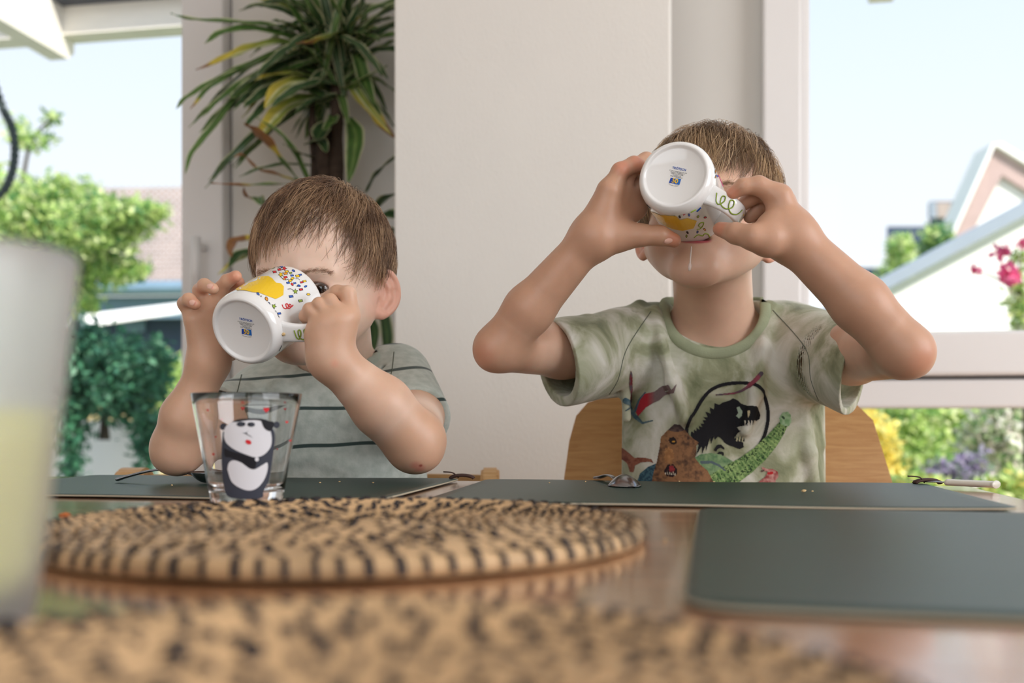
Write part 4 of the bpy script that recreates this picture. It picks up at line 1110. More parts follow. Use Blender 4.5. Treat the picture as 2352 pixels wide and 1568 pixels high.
def base_print(mg, cx_, cy_):
    mg.base_text('TRÖTSCH', cx_, cy_ + .0062, .0034, PR['N'], .00008)
    for k, tx in enumerate(['© Trötsch Verlag GmbH & Co. KG', 'Geschwister-Scholl-Straße 11', '15537 Gosen-Neu Zittau', 'www.troetsch.de', 'E-Mail: info@troetsch.de']):
        mg.base_text(tx, cx_, cy_ + .0030 - k * .00145, .00135, M_pb, .00002)
    sq = lambda x0, x1, y0, y1: [(cx_ + x0, cy_ + y0), (cx_ + x1, cy_ + y0 + .0003), (cx_ + x1 - .0003, cy_ + y1), (cx_ + x0 + .0003, cy_ + y1 - .0002)]
    mg.base_poly(sq(-.0060, .0002, -.0106, -.0044), mat('logo_blue', lin(22, 70, 170), .3, .4, .01)); mg.base_poly(sq(.0002, .0060, -.0109, -.0040), mat('logo_blue_light', lin(28, 104, 190), .3, .4, .01))
    mg.base_text('50', cx_, cy_ - .0075, .0068, PR['Y'], .00015)
    mg.base_text('© I. S. M./F. S. Medien', cx_, cy_ - .0128, .00125, M_pb, .00002, arc=42)
def star(x, y, r, rot=0): return [(x + (r if k % 2 == 0 else r * .45) * math.cos(rot + k * math.pi / 5), y + (r if k % 2 == 0 else r * .45) * math.sin(rot + k * math.pi / 5)) for k in range(10)]

mugA = Mug(P(557, 760, 1.043), PV(.30, .417, .86), PV(1, -.10, -.10), R(4), 'white mug with confetti held tilted by the smaller child in the striped shirt')
base_print(mugA, .0030, .0058)
c1f = lambda L: [(400 + x / 4.523, 580 + y / 4.523) for x, y in L]
mugA.decal(c1f([(612, 412), (660, 345), (740, 285), (850, 248), (975, 240), (1015, 262), (1000, 290), (1060, 312), (1110, 318), (1140, 350), (1135, 440), (1088, 428), (1085, 468), (1055, 480), (960, 445), (880, 412), (740, 408), (660, 402)]), PR['Y'], name='yellow_splash')
for x, y, c in [(1145, 163, 'R'), (1093, 175, 'R'), (1043, 200, 'R'), (1108, 227, 'Y'), (1157, 217, 'O'), (1170, 195, 'Y'), (1210, 210, 'G'), (1225, 237, 'B'), (1240, 187, 'B'), (1310, 230, 'B'), (1283, 243, 'Y'), (1230, 267, 'Y'),
                (1207, 290, 'Y'), (1157, 255, 'R'), (1143, 273, 'O'), (1226, 328, 'R'), (1183, 313, 'B'), (1253, 317, 'B'), (1297, 343, 'B'), (1318, 383, 'R'), (1325, 308, 'R'), (1355, 296, 'Y'), (1366, 350, 'B'), (1260, 403, 'G'),
                (1215, 455, 'B'), (1395, 433, 'Y'), (1313, 500, 'G'), (885, 468, 'R'), (960, 480, 'O'), (985, 532, 'B'), (1037, 557, 'G'), (1047, 617, 'O'), (1092, 632, 'B'), (1073, 672, 'O'), (870, 432, 'B'), (795, 433, 'B'), (1025, 152, 'G'), (918, 200, 'R'), (980, 136, 'K'), (1120, 137, 'B')]:
    k = random.random(); s_ = 13 + 7 * random.random()
    if (x, y) in ((885, 468), (1037, 557), (1108, 227), (1260, 403), (1145, 163)): pl = star(x, y, 24, k)
    elif k < .5: pl = ell(x, y, s_, s_ * .6, 8, k * 6)
    else: pl = [(x - s_, y - s_ * .4), (x + s_ * .7, y - s_ * .6), (x + s_, y + s_ * .3), (x - s_ * .6, y + s_ * .6)]
    big = [(x + (a_ - x) * 1.35, y + (b - y) * 1.35) for a_, b in pl]
    mugA.decal(c1f(big), M_pb, .00012); mugA.decal(c1f(pl), PR[c], .00028)
for q in ([(1075, 150), (1095, 160), (1105, 170)], [(1180, 378), (1215, 376), (1240, 392)], [(1262, 272), (1290, 272), (1305, 285)], [(1265, 345), (1285, 352)], [(1110, 250), (1125, 270)], [(1150, 285), (1190, 275)], [(1060, 1045), (1085, 1010)], [(1100, 1000), (1110, 970)]):
    mugA.squig(c1f(q), M_pb, .0003, 'dash')
mugA.squig(c1f([(1122, 540), (1135, 570), (1160, 582), (1185, 565), (1180, 535), (1160, 535), (1170, 570), (1200, 578), (1215, 550), (1200, 535), (1195, 555), (1215, 565), (1235, 545)]), PR['R'], .0006)
def handle_print(mg, t0, dt, dots):
    sp_ = [(0, .004), (.10, -.004), (.22, -.0055), (.30, .000), (.26, .0045), (.18, .003), (.24, -.004), (.42, -.006), (.56, -.001), (.52, .005), (.43, .004), (.47, -.003), (.62, -.0065), (.80, -.003), (.88, .004)]
    mg.hsq([(t0 + dt * x, -y) for x, y in sp_], M_pb, .00072); mg.hsq([(t0 + dt * x, -y) for x, y in sp_], PR['G'], .00078) if False else None
    q = spline([mg.hsurf(t0 + dt * x, -y) for x, y in sp_], 5)
    v, f = tube([p + (p - (mg.B + mg.a * .045 + mg.h * .04)).normalized() * .0003 for p in q], .00055, 6); mobj('streamer', v, f, PR['G'], mg.pr, True)
    for t, vv, c in dots:
        p = mg.hsurf(t, vv); nr = (p - (mg.B + mg.a * .045 + mg.h * .045)).normalized(); u = mg.w; t2 = nr.cross(u)
        mobj('confetti', [p + nr * .0002 + u * (math.cos(a_) * .0011) + t2 * (math.sin(a_) * .0011) for a_ in [k * math.pi / 4 for k in range(8)]], [tuple(range(8))], PR[c], mg.pr)
handle_print(mugA, .16, .22, [(.42, .002, 'K'), (.5, -.004, 'R')])
# crumb stuck to the mug
cp = mugA.hit(633, 780, MUGR + .0006); 
bm = bmesh.new(); bmesh.ops.create_icosphere(bm, subdivisions=2, radius=.0021)
for v in bm.verts: v.co = cp + v.co * random.uniform(.75, 1.1)
bmobj('stuck_crumb', bm, M_crumb, mugA.rt)

mugB = Mug(P(1549, 401, 1.048), PV(.355, -.165, .92), PV(.80, -.47, -.22), R(19), 'white mug with confetti tipped right up by the taller child in the dinosaur shirt')
base_print(mugB, .0020, .0018)
c2f = lambda L: [(1440 + x / 3.919, 280 + y / 3.919) for x, y in L]
mugB.decal(c2f([(205, 800), (300, 840), (385, 840), (445, 850), (475, 882), (545, 866), (630, 890), (600, 958), (500, 980), (430, 968), (360, 945), (290, 895)]), PR['Y'], name='yellow_splash')
for x, y, c in [(560, 838, 'B'), (475, 855, 'K'), (422, 838, 'K'), (640, 853, 'G'), (705, 860, 'R'), (700, 968, 'O'), (635, 990, 'B'), (545, 996, 'K'), (536, 1028, 'G'), (795, 440, 'O'), (812, 486, 'B'), (803, 405, 'G'), (785, 355, 'G'), (797, 492, 'O'), (180, 735, 'K'), (890, 515, 'O'), (908, 540, 'Y')]:
    pl = ell(x, y, 11, 7, 8, random.random() * 3)
    mugB.decal(c2f([(x + (a_ - x) * 1.35, y + (b - y) * 1.35) for a_, b in pl]), M_pb, .00012); mugB.decal(c2f(pl), PR[c], .00028)
mugB.decal(c2f(star(512, 828, 19, .3)), PR['R'], .0002)
for q, c, rr in (([(575, 815), (600, 800), (620, 790)], 'G', .0007), ([(630, 805), (650, 785), (665, 770)], 'N', .0009), ([(630, 965), (660, 960), (685, 930), (690, 905), (660, 910), (645, 935), (665, 950)], 'G', .0006),
              ([(605, 1040), (640, 1015), (680, 1025), (700, 1005), (730, 1010), (745, 1035)], 'G', .0007), ([(845, 470), (850, 510), (862, 520), (866, 500), (870, 540), (880, 545), (880, 520), (884, 570)], 'P', .0006)):
    mugB.squig(c2f(q), PR[c], rr)
handle_print(mugB, .10, .36, [(.49, -.002, 'Y'), (.58, -.002, 'G'), (.58, .005, 'R'), (.66, .003, 'K'), (.70, -.005, 'B'), (.70, .006, 'K')])
# ------------------------------------------------------------------ the two children
SK1 = np.array(lin(230, 198, 178)[:3]); SK2 = np.array(lin(216, 176, 152)[:3])
def tint(C, w_, col): return C * (1 - w_[:, None]) + np.array(col)[None] * w_[:, None]
def near_w(V, pts, r0, r1):
    d = np.full(len(V), 9.0)
    for p in pts: d = np.minimum(d, np.linalg.norm(V - A3(p), axis=1))
    return 1 - sst(d, r0, r1)
def face_colors(V, C, h, hairline, hair_c, sk):
    L = h.loc(V)
    # lips
    d = np.full(len(V), 9.0)
    for cx_, z, rx, rz in ((0, -.0500, .019, .0046), (0, -.0592, .018, .0058)):
        d = np.minimum(d, np.sqrt(((L[:, 0] - cx_) / rx) ** 2 + ((L[:, 2] - z) / rz) ** 2))
    w_ = (1 - sst(d, .8, 1.1)) * (L[:, 1] > .055) * (np.abs(L[:, 0]) < .03)
    C = tint(C, w_ * .95, lin(184, 82, 92)[:3])
    for s in (-1, 1):      # cheeks, ears
        d = np.sqrt((L[:, 0] - s * .04) ** 2 + (L[:, 1] - .05) ** 2 + (L[:, 2] + .03) ** 2); C = tint(C, (1 - sst(d, .004, .028)) * .22, lin(226, 140, 120)[:3])
        w_ = sst(s * L[:, 0], .068, .076) * (L[:, 2] < .03) * (L[:, 2] > -.05) * (np.abs(L[:, 1] + .015) < .05); C = tint(C, w_ * .35, lin(230, 130, 104)[:3])
        d = np.sqrt(((L[:, 0] - s * .031) / .016) ** 2 + ((L[:, 2] - EZ - .001) / .008) ** 2); w_ = (1 - sst(d, .6, 1.3)) * (L[:, 1] > .05); C = tint(C, w_ * .35, lin(180, 110, 92)[:3])
    q = (L - np.array(CRC)) / np.array(CRR); q /= np.linalg.norm(q, axis=1)[:, None]
    w_ = sst(hairline(q), -.01, .05) * (np.abs(L[:, 0]) < .085) * (L[:, 2] > -.05)
    return tint(C, w_, hair_c)
def hl(front, temple, ear, back):
    def f(u):
        az = np.degrees(np.arctan2(np.abs(u[:, 0]), u[:, 1])); return u[:, 2] - np.interp(az, [0, 30, 52, 68, 92, 112, 180], [front, front, front - .03, temple, ear, ear + .10, back])
    return f

# ---------- smaller child
DH1 = 1.212
ctr1 = P(735, 662, DH1)
h1 = HeadFrame(ctr1, 14, -2, 1.5, (.99, 1.01, 1.10), .75)
b1 = head_sdf(h1, .001, 42)
b1.add(Cap(P(768, 742, 1.245), P(775, 880, 1.315), .044, .050), .02)            # neck
b1.add(Cap(P(720, 975, 1.335), P(740, 1180, 1.345), .055, .066), .04); b1.add(Cap(P(800, 975, 1.335), P(790, 1180, 1.345), .055, .066), .03)
b1.add(Cap(P(660, 905, 1.32), P(900, 880, 1.32), .036, .036), .03)              # shoulders
# picture-left arm
S, Ee, Wr = P(600, 925, 1.30), P(408, 1028, 1.125), P(478, 840, 1.105)
b1.add(Cap(S, P(500, 985, 1.20), .034, .031), .03); b1.add(Cap(P(500, 985, 1.20), Ee, .031, .028), .02)
fm = Ee.lerp(Wr, .38) + PV(-.002, 0, -.004)
b1.add(Cap(Ee, fm, .0275, .0268), .012); b1.add(Cap(fm, Wr, .0268, .0185), .010); b1.add(Ell(P(404, 1052, 1.12), (RT, UP, FW), (.020, .014, .018)), .014)
# picture-right arm
S, E2, W2 = P(925, 890, 1.305), P(952, 1012, 1.105), P(763, 826, 1.058)
b1.add(Cap(S, P(950, 955, 1.20), .036, .034), .03); b1.add(Cap(P(950, 955, 1.20), E2, .035, .033), .012)
fm = E2.lerp(W2, .42) + PV(.001, .002, -.003)
b1.add(Cap(E2, fm, .0335, .0325), .010); b1.add(Cap(fm, W2, .0325, .0212), .010); b1.add(Ell(P(958, 1042, 1.10), (RT, UP, FW), (.021, .017, .020)), .014)
# picture-left hand: open, cupping the mug, finger tips curled forward
q = lambda L, D: [P(x, y, d) for (x, y), d in zip(L, D)]
wr = P(478, 830, 1.104)
hand(b1, [(wr, P(447, 735, 1.088), .0175, .0115), (wr, P(468, 716, 1.096), .0180, .0115), (wr, P(490, 710, 1.106), .0175, .0115), (wr, P(506, 722, 1.118), .0165, .0110), (P(490, 815, 1.10), P(512, 770, 1.115), .0165, .0130)],
     [(q([(443, 730), (424, 697), (434, 688), (448, 699)], [1.090, 1.088, 1.076, 1.068]), [.0080, .0074, .0070, .0062]),
      (q([(466, 706), (459, 667), (470, 655), (489, 663)], [1.098, 1.098, 1.086, 1.076]), [.0082, .0076, .0072, .0064]),
      (q([(490, 706), (508, 662), (522, 645), (542, 634)], [1.108, 1.108, 1.102, 1.096]), [.0082, .0076, .0072, .0066]),
      (q([(506, 716), (528, 676), (538, 658), (548, 648)], [1.122, 1.126, 1.124, 1.116]), [.0088, .0083, .0076, .0068]),
      (q([(500, 806), (528, 806), (556, 795)], [1.112, 1.126, 1.134]), [.0125, .0105, .0080])])
# picture-right hand: fist round the handle
PH = lambda x, y, d: P(x, y, d - .016)
qh = lambda L, D: [PH(x, y, d) for (x, y), d in zip(L, D)]
wr = PH(760, 822, 1.070)
hand(b1, [(wr, PH(800, 730, 1.066), .0195, .0125), (wr, PH(778, 735, 1.060), .0200, .0130), (wr, PH(757, 742, 1.058), .0195, .0125), (wr, PH(737, 752, 1.060), .0185, .0120), (PH(745, 800, 1.066), PH(728, 770, 1.064), .0165, .0125)],
     [(qh([(806, 722), (799, 675), (775, 672), (752, 684)], [1.068, 1.070, 1.076, 1.090]), [.0100, .0086, .0080, .0072]),
      (qh([(784, 724), (758, 690), (742, 700), (740, 716)], [1.060, 1.060, 1.074, 1.086]), [.0090, .0072, .0070, .0066]),
      (qh([(763, 731), (733, 698), (720, 710), (722, 728)], [1.058, 1.058, 1.072, 1.084]), [.0086, .0068, .0066, .0062]),
      (qh([(741, 742), (711, 710), (701, 726), (709, 742)], [1.058, 1.060, 1.068, 1.080]), [.0084, .0066, .0062, .0058]),
      (qh([(745, 790), (735, 762), (728, 745)], [1.076, 1.088, 1.098]), [.0125, .0105, .0085])], kf=.0006, kj=.004)
# legs under the table
for s in (-1, 1):
    hp_, kn_ = P(710, HY, 1.36) + RT * (s * .065), P(710, HY, 1.12) + RT * (s * .085)
    hp_.z, kn_.z = .57, .575; ft = kn_ + FW * .03; ft.z = .30
    b1.add(Cap(hp_, kn_, .062, .046), .03); b1.add(Cap(kn_, ft, .042, .030), .02); b1.add(Cap(ft, ft - FW * .10 - UP * .03, .028, .022), .02)
b1.add(Cap(P(700, 1180, 1.33), Vector((*P(710, HY, 1.35)[:2], .60)), .075, .085), .03)
def build_person(sdf, h, sk, label, hairline, hair_c, marks, name='person', vox=.0016):
    allp = []
    def walk(n):
        if isinstance(n, Grp):
            for c, op, k in n.it:
                if op == '+': walk(c)
        elif isinstance(n, Cap): allp.extend([n.a - max(n.ra, n.rb), n.a + max(n.ra, n.rb), n.b - max(n.ra, n.rb), n.b + max(n.ra, n.rb)])
        elif isinstance(n, Ell): allp.extend([n.c - n.r.max(), n.c + n.r.max()])
    walk(sdf); ap = np.array(allp)
    V, Q = surface_nets(sdf, ap.min(0) - .01, ap.max(0) + .01, vox, 2)
    C = np.tile(sk, (len(V), 1)); C = face_colors(V, C, h, hairline, hair_c, sk)
    for pts, r0, r1, col, w_ in marks: C = tint(C, near_w(V, pts, r0, r1) * w_, col)
    o = mobj(name, V, Q, M_skin, None, True, C)
    return tag(o, label, 'person')
hl1 = hl(.56, .18, -.02, -.50)
HC1 = np.array(lin(74, 52, 38)[:3])
nailc = lin(236, 176, 160)[:3]; redc = lin(222, 110, 84)[:3]
k1 = build_person(b1, h1, SK1, 'small child in a striped sage t-shirt drinking from a mug, head turned', hl1, HC1,
    [([P(408, 1028, 1.12), P(440, 935, 1.11), P(478, 840, 1.1), P(470, 760, 1.09), P(450, 700, 1.09), P(510, 660, 1.1), P(500, 985, 1.2), P(952, 1012, 1.1), P(860, 920, 1.09), P(763, 826, 1.07), P(770, 750, 1.06), P(730, 720, 1.06), P(950, 955, 1.2)], .035, .060, lin(208, 164, 136)[:3], .92),
     ([P(446, 695, 1.062), P(486, 658, 1.069)], .0022, .0034, nailc, .8),
     ([P(430, 692, 1.085), P(468, 660, 1.09), P(540, 636, 1.096), P(547, 650, 1.115), P(448, 700, 1.07)], .004, .012, redc, .35),
     ([P(962, 1070, 1.085), P(955, 1064, 1.082)], .003, .010, lin(206, 110, 100)[:3], .55), ([P(966, 1068, 1.08)], .001, .003, lin(150, 50, 40)[:3], .8),
     ([P(768, 833, 1.035)], .003, .008, lin(226, 130, 112)[:3], .4)])
eyeball(h1, 1, (P(1176, 1000, 0.2) - h1.w(.031, .06, EZ)) + PV(-.12, 0, 0), k1); eyeball(h1, -1, PV(-.2, -.1, -1), k1)
M_nail = mat('fingernail', lin(232, 186, 170), .25, .5, .02, 60)
def nail(sdf, px, py, dx, dy, ln, wd, parent):
    d = (P(px, py, 1) - ORG).normalized(); p = np.array([tuple(ORG + d * .95)], f32); dd = np.array([tuple(d)], f32)
    for _ in range(60): p = p + dd * np.clip(sdf_at(sdf, p), -.01, .03)[:, None] * .8
    n_ = Vector(sdf_grad(sdf, p)[0]); t_ = RT * dx - UP * dy; t_ = (t_ - n_ * t_.dot(n_)).normalized(); b_ = n_.cross(t_); c = Vector(p[0])
    V = []; Fc = []
    for i in range(7):
        for j in range(7):
            u, v = -1 + i / 3, -1 + j / 3; k = math.sqrt(max(1 - .35 * u * u * v * v, .2)); x, y = u * ln * k, v * wd * k * (1 - .12 * (u < -.5))
            V.append(c + t_ * x + b_ * y + n_ * (.0006 - .0011 * v * v - .0003 * u * u))
    for i in range(6):
        for j in range(6): Fc.append((7 * i + j, 7 * i + j + 1, 7 * i + j + 8, 7 * i + j + 7))
    mobj('fingernail', V, Fc, M_nail, parent, True)
nail(b1, 441, 694, .9, .4, .0034, .0030, k1); nail(b1, 482, 656, .9, .35, .0036, .0031, k1)
M_drip = mat('milk', lin(236, 216, 208), .15, .5, .01, sss=.3)

# ---------- taller child
h2 = HeadFrame(P(1600, 551, 1.136) - (PV(0, 0, 0)), 16, 17, 4, (1.0, 1.0, 1.03))
h2.c = h2.c - (h2.w(0, .0735, -.056) - h2.c)
b2 = head_sdf(h2, .005, 38)
b2.add(Cap(P(1634, 610, 1.255), P(1642, 770, 1.335), .049, .052), .022)
b2.add(Cap(P(1640, 700, 1.285), P(1642, 790, 1.305), .030, .030), .02)
b2.add(Cap(P(1570, 880, 1.345), P(1590, 1180, 1.36), .070, .075), .03); b2.add(Cap(P(1725, 880, 1.345), P(1715, 1180, 1.36), .070, .075), .03)
b2.add(Cap(P(1500, 815, 1.345), P(1795, 815, 1.345), .040, .040), .03)
b2.add(Ell(P(1640, 800, 1.325), (RT, UP, FW), (.075, .05, .045)), .03)
# picture-left arm
S, Ee, Wr = P(1450, 800, 1.33), P(1148, 798, 1.140), P(1357, 548, 1.098)
b2.add(Cap(S, P(1290, 802, 1.22), .040, .0335), .02); b2.add(Cap(P(1290, 802, 1.22), Ee, .0335, .0275), .016)
fm = Ee.lerp(Wr, .36) + PV(-.003, .000, 0)
b2.add(Cap(Ee, fm, .0268, .0268), .010); b2.add(Cap(fm, Wr, .0272, .0205), .012); b2.add(Ell(P(1124, 806, 1.135), (RT, UP, FW), (.014, .017, .016)), .014)
# picture-right arm
S, E2, W2 = P(1835, 800, 1.33), P(2078, 806, 1.025), P(1818, 545, 1.045)
b2.add(Cap(S, P(1960, 812, 1.17), .040, .034), .02); b2.add(Cap(P(1960, 812, 1.17), E2, .034, .0275), .016)
fm = E2.lerp(W2, .40) + PV(.001, .002, 0)
b2.add(Cap(E2, fm, .0275, .0282), .010); b2.add(Cap(fm, W2, .0282, .0226), .012); b2.add(Ell(P(2106, 816, 1.02), (RT, UP, FW), (.011, .016, .013)), .014)
# picture-left hand: palm towards us, thumb along the mug, fingers round its far side
wr = P(1365, 540, 1.098)
hand(b2, [(wr, P(1398, 440, 1.085), .0215, .0135), (wr, P(1420, 440, 1.098), .0215, .0135), (wr, P(1440, 455, 1.110), .0200, .0135), (wr, P(1460, 478, 1.120), .0195, .0130),
          (P(1380, 550, 1.094), P(1432, 538, 1.096), .0185, .0150)],
     [(q([(1400, 436), (1424, 393), (1456, 377), (1482, 385)], [1.086, 1.086, 1.092, 1.104]), [.0102, .0092, .0085, .0075]),
      (q([(1422, 430), (1452, 385), (1484, 368), (1512, 376)], [1.100, 1.108, 1.120, 1.134]), [.0105, .0095, .0088, .0078]),
      (q([(1442, 450), (1474, 410), (1502, 398), (1530, 402)], [1.114, 1.128, 1.142, 1.154]), [.0105, .0095, .0088, .0078]),
      (q([(1462, 474), (1484, 446), (1506, 434), (1530, 432)], [1.124, 1.140, 1.154, 1.166]), [.0105, .0095, .0088, .0078]),
      (q([(1425, 545), (1470, 540), (1515, 541), (1548, 552)], [1.094, 1.090, 1.088, 1.092]), [.0150, .0122, .0108, .0080])], kj=.008)
# picture-right hand: index and thumb pinching the handle
wr = P(1815, 540, 1.045)
hand(b2, [(wr, P(1788, 456, 1.042), .0225, .0130), (wr, P(1796, 468, 1.060), .0220, .0125), (wr, P(1798, 484, 1.076), .0210, .0120), (wr, P(1770, 520, 1.036), .0215, .0150), (wr, P(1762, 552, 1.032), .0200, .0165)],
     [(q([(1790, 452), (1742, 426), (1706, 428), (1680, 446)], [1.042, 1.040, 1.040, 1.044]), [.0128, .0098, .0084, .0068]),
      (q([(1798, 462), (1755, 440), (1726, 452), (1706, 470)], [1.060, 1.058, 1.060, 1.064]), [.0122, .0096, .0086, .0072]),
      (q([(1800, 480), (1760, 462), (1738, 480), (1722, 498)], [1.076, 1.072, 1.074, 1.076]), [.0118, .0094, .0084, .0070]),
      (q([(1802, 498), (1768, 490), (1750, 506), (1738, 520)], [1.088, 1.086, 1.086, 1.086]), [.0108, .0086, .0078, .0066]),
      (q([(1768, 550), (1730, 545), (1690, 536), (1654, 526)], [1.030, 1.026, 1.036, 1.054]), [.0165, .0132, .0108, .0078])], kf=.0016, kj=.008)
for s in (-1, 1):
    hp_, kn_ = P(1645, HY, 1.36) + RT * (s * .07), P(1645, HY, 1.06) + RT * (s * .10)
    hp_.z, kn_.z = .52, .53; ft = kn_ + FW * .04; ft.z = .10
    b2.add(Cap(hp_, kn_, .066, .048), .03); b2.add(Cap(kn_, ft, .045, .032), .02); b2.add(Cap(ft - UP * .05, ft - FW * .12 - UP * .07, .030, .024), .02)
b2.add(Cap(P(1650, 1180, 1.35), Vector((*P(1645, HY, 1.36)[:2], .55)), .085, .09), .03)
hl2 = hl(.62, .20, .02, -.65)
HC2 = np.array(lin(96, 74, 54)[:3])
k2 = build_person(b2, h2, SK2, 'taller child in a tie-dye dinosaur t-shirt, head tipped back draining a mug', hl2, HC2,
    [([P(1148, 798, 1.14), P(1220, 700, 1.13), P(1290, 620, 1.11), P(1357, 548, 1.1), P(1420, 470, 1.1), P(1450, 410, 1.11), P(1470, 545, 1.09), P(1530, 545, 1.088), P(1290, 802, 1.22), P(2078, 806, 1.03), P(1980, 720, 1.03), P(1900, 630, 1.04), P(1818, 545, 1.045), P(1790, 460, 1.045), P(1720, 430, 1.045), P(1700, 535, 1.04), P(1960, 812, 1.17)], .036, .056, lin(194, 150, 124)[:3], .92),
     ([P(1536, 556, 1.078)], .003, .005, nailc, .7), ([P(1548, 548, 1.084), P(1678, 446, 1.036), P(1655, 524, 1.046), P(1430, 385, 1.08), P(1465, 372, 1.086)], .004, .014, redc, .3),
     ([P(2112, 822, 1.005)], .004, .024, lin(206, 120, 96)[:3], .25), ([P(1112, 815, 1.12)], .004, .022, lin(206, 120, 96)[:3], .22)])
eyeball(h2, 1, PV(-.1, .3, -1), k2); eyeball(h2, -1, PV(-.1, .3, -1), k2)
nail(b2, 1535, 554, 1, .2, .0050, .0034, k2)
# milk running down the chin
pts = []
for k in range(9):
    s0 = P(1588 - .5 * k, 566 + 7.0 * k, 1.02); pts.append(s0)
pt = np.array([tuple(p) for p in pts], f32); dF = np.array([tuple((p - ORG).normalized()) for p in pts], f32)
for _ in range(45): pt = pt + dF * np.clip(sdf_at(b2, pt), -.01, .02)[:, None] * .8
pth = [Vector(p) for p in pt]
v, f = tube(spline(pth, 3), [.0009] * 18 + [.0011, .0014, .0019, .0024, .0025, .0022, .0012][:7] if False else [.0007 + .0003 * i / 20 if i < 17 else .0010 + .0010 * math.sin(math.pi * min((i - 16) / 8, .97)) for i in range(len(spline(pth, 3)))], 8)
mobj('milk_drip', v, f, M_drip, k2, True)

# ---------- hair
def hairobj(h, parent, **kw):
    W, r0, C = grow_hair(h, **kw); V, Q, CC = ribbons(W, r0, C); return mobj('hair', V, Q, M_hair, parent, True, CC)
HB1 = [lin(150, 116, 88), lin(124, 94, 70), lin(170, 136, 104), lin(106, 78, 58), lin(190, 156, 122)]
hairobj(h1, k1, n=13000, hairline=hl1, whorl=(.25, -.45, .86), length=lambda u: .046 + .026 * sst(u[:, 1], -.2, .6) + .010 * sst(u[:, 2], .2, .8), seed=4, grav=.8, cols=HB1, lift=(.003, .016), clumps=420, clump=.72,
        push=lambda un: np.stack([un[:, 1] * -.30, np.where(un[:, 2] > .3, .35, 0.0), np.zeros(len(un))], -1), noise=.30)
HB2 = [lin(172, 140, 108), lin(140, 112, 84), lin(200, 168, 130), lin(118, 92, 68), lin(216, 186, 148)]
hairobj(h2, k2, n=13000, hairline=hl2, whorl=(-.05, -.5, .85), length=lambda u: .066 + .030 * sst(u[:, 1], -.2, .6), seed=8, grav=.9, cols=HB2, lift=(.004, .021), clumps=300, clump=.85,
        push=lambda un: np.stack([un[:, 1] * .05, np.where(un[:, 2] > .3, .45, 0.0), np.zeros(len(un))], -1), noise=.24)
def brow(h, sdf, s, parent, cols, seed, n=170):
    r = np.random.default_rng(seed); t = r.random(n); x = .013 + .034 * t; z = EZ + .0130 + .006 * np.sin(math.pi * np.clip(t * .8, 0, 1)) - .002 * t + r.normal(size=n) * .0013
    base = np.stack([s * x, .10 - .0 * t, z], -1)
    W = np.array([tuple(h.w(*b)) for b in base], f32)
    for _ in range(25): W = W - A3(h.F) * np.clip(sdf_at(sdf, W), -.01, .02)[:, None] * .85
    d = A3(h.X) * s * 1.0 + A3(h.U) * .25; g_ = sdf_grad(sdf, W)
    path = np.stack([W + d * (k * .0013) + g_ * (.0002 + .0004 * math.sin(k / 4 * math.pi)) + (A3(h.U) * (.0003 * k)) * r.normal(size=(n, 1)) - A3(h.F) * (.00035 * k * k * .3) for k in range(5)], 1)
    cc = np.array([c[:3] for c in cols])[r.integers(0, len(cols), n)]
    V, Q, C = ribbons(path, np.full(n, .00014), cc); mobj('eyebrow', V, Q, M_hair, parent, True, C)
for s in (1, -1): brow(h1, b1, s, k1, [lin(150, 112, 86), lin(170, 134, 106)], 11 + s, 120); brow(h2, b2, s, k2, HB2[:2], 15 + s)
# lashes of the visible eye
r = np.random.default_rng(3); n = 46; t = np.linspace(-1, 1, n); root_ = np.array([tuple(h1.w(.031 + .0122 * a_, .0725 - .0045 * a_ * a_, EZ + .0046 * (1 - a_ * a_) + .0003)) for a_ in t], f32)
path = np.stack([root_ + A3(h1.F) * (.0016 * k) + A3(h1.U) * (.00045 * k * k - .0007 * k) + A3(h1.X) * (t * .0007 * k)[:, None] for k in range(4)], 1)
V, Q, C = ribbons(path, np.full(n, .00022), np.tile(np.array(lin(40, 28, 22)[:3]), (n, 1))); mobj('eyelashes', V, Q, M_hair, k1, True, C)
# ------------------------------------------------------------------ clothes
def cloth_disp(amp, seed):
    r = np.random.default_rng(seed); ks = [(r.normal(size=3) * np.array([34, 30, 17]), r.uniform(0, 6.28)) for _ in range(5)]
    def f(p):
        d = 0
        for k, ph in ks: d = d + np.sin(p @ k.astype(f32) + f32(ph))
        return (d * (amp / 2.2)).astype(f32)
    return f
def ridge(g, pts, r, k=.012):
    for a, b in zip(pts[:-1], pts[1:]): g.add(Cap(a, b, r, r), k)
def groove(g, pts, r, k=.008):
    for a, b in zip(pts[:-1], pts[1:]): g.sub(Cap(a, b, r, r), k)
def trace(g, pts, dirv, n=40, start=0.0):
    """march points along a direction until they meet the surface"""
    p = np.asarray(pts, f32).copy(); d = A3(dirv) if len(dirv) == 3 else dirv; t = np.zeros(len(p), f32)
    for _ in range(n):
        s = np.clip(sdf_at(g, p), -.02, .045); p = p + d * (s * .85)[:, None]
    return p, np.abs(sdf_at(g, p)) < .0015
def bounds(g):
    out = []
    def walk(n):
        if isinstance(n, Grp):
            for c, op, k in n.it:
                if op == '+': walk(c)
        elif isinstance(n, Cap): m = max(n.ra, n.rb); out.extend([n.a - m, n.a + m, n.b - m, n.b + m])
        elif isinstance(n, Ell): out.extend([n.c - n.r.max(), n.c + n.r.max()])
    walk(g); o = np.array(out); return o.min(0) - .012, o.max(0) + .012
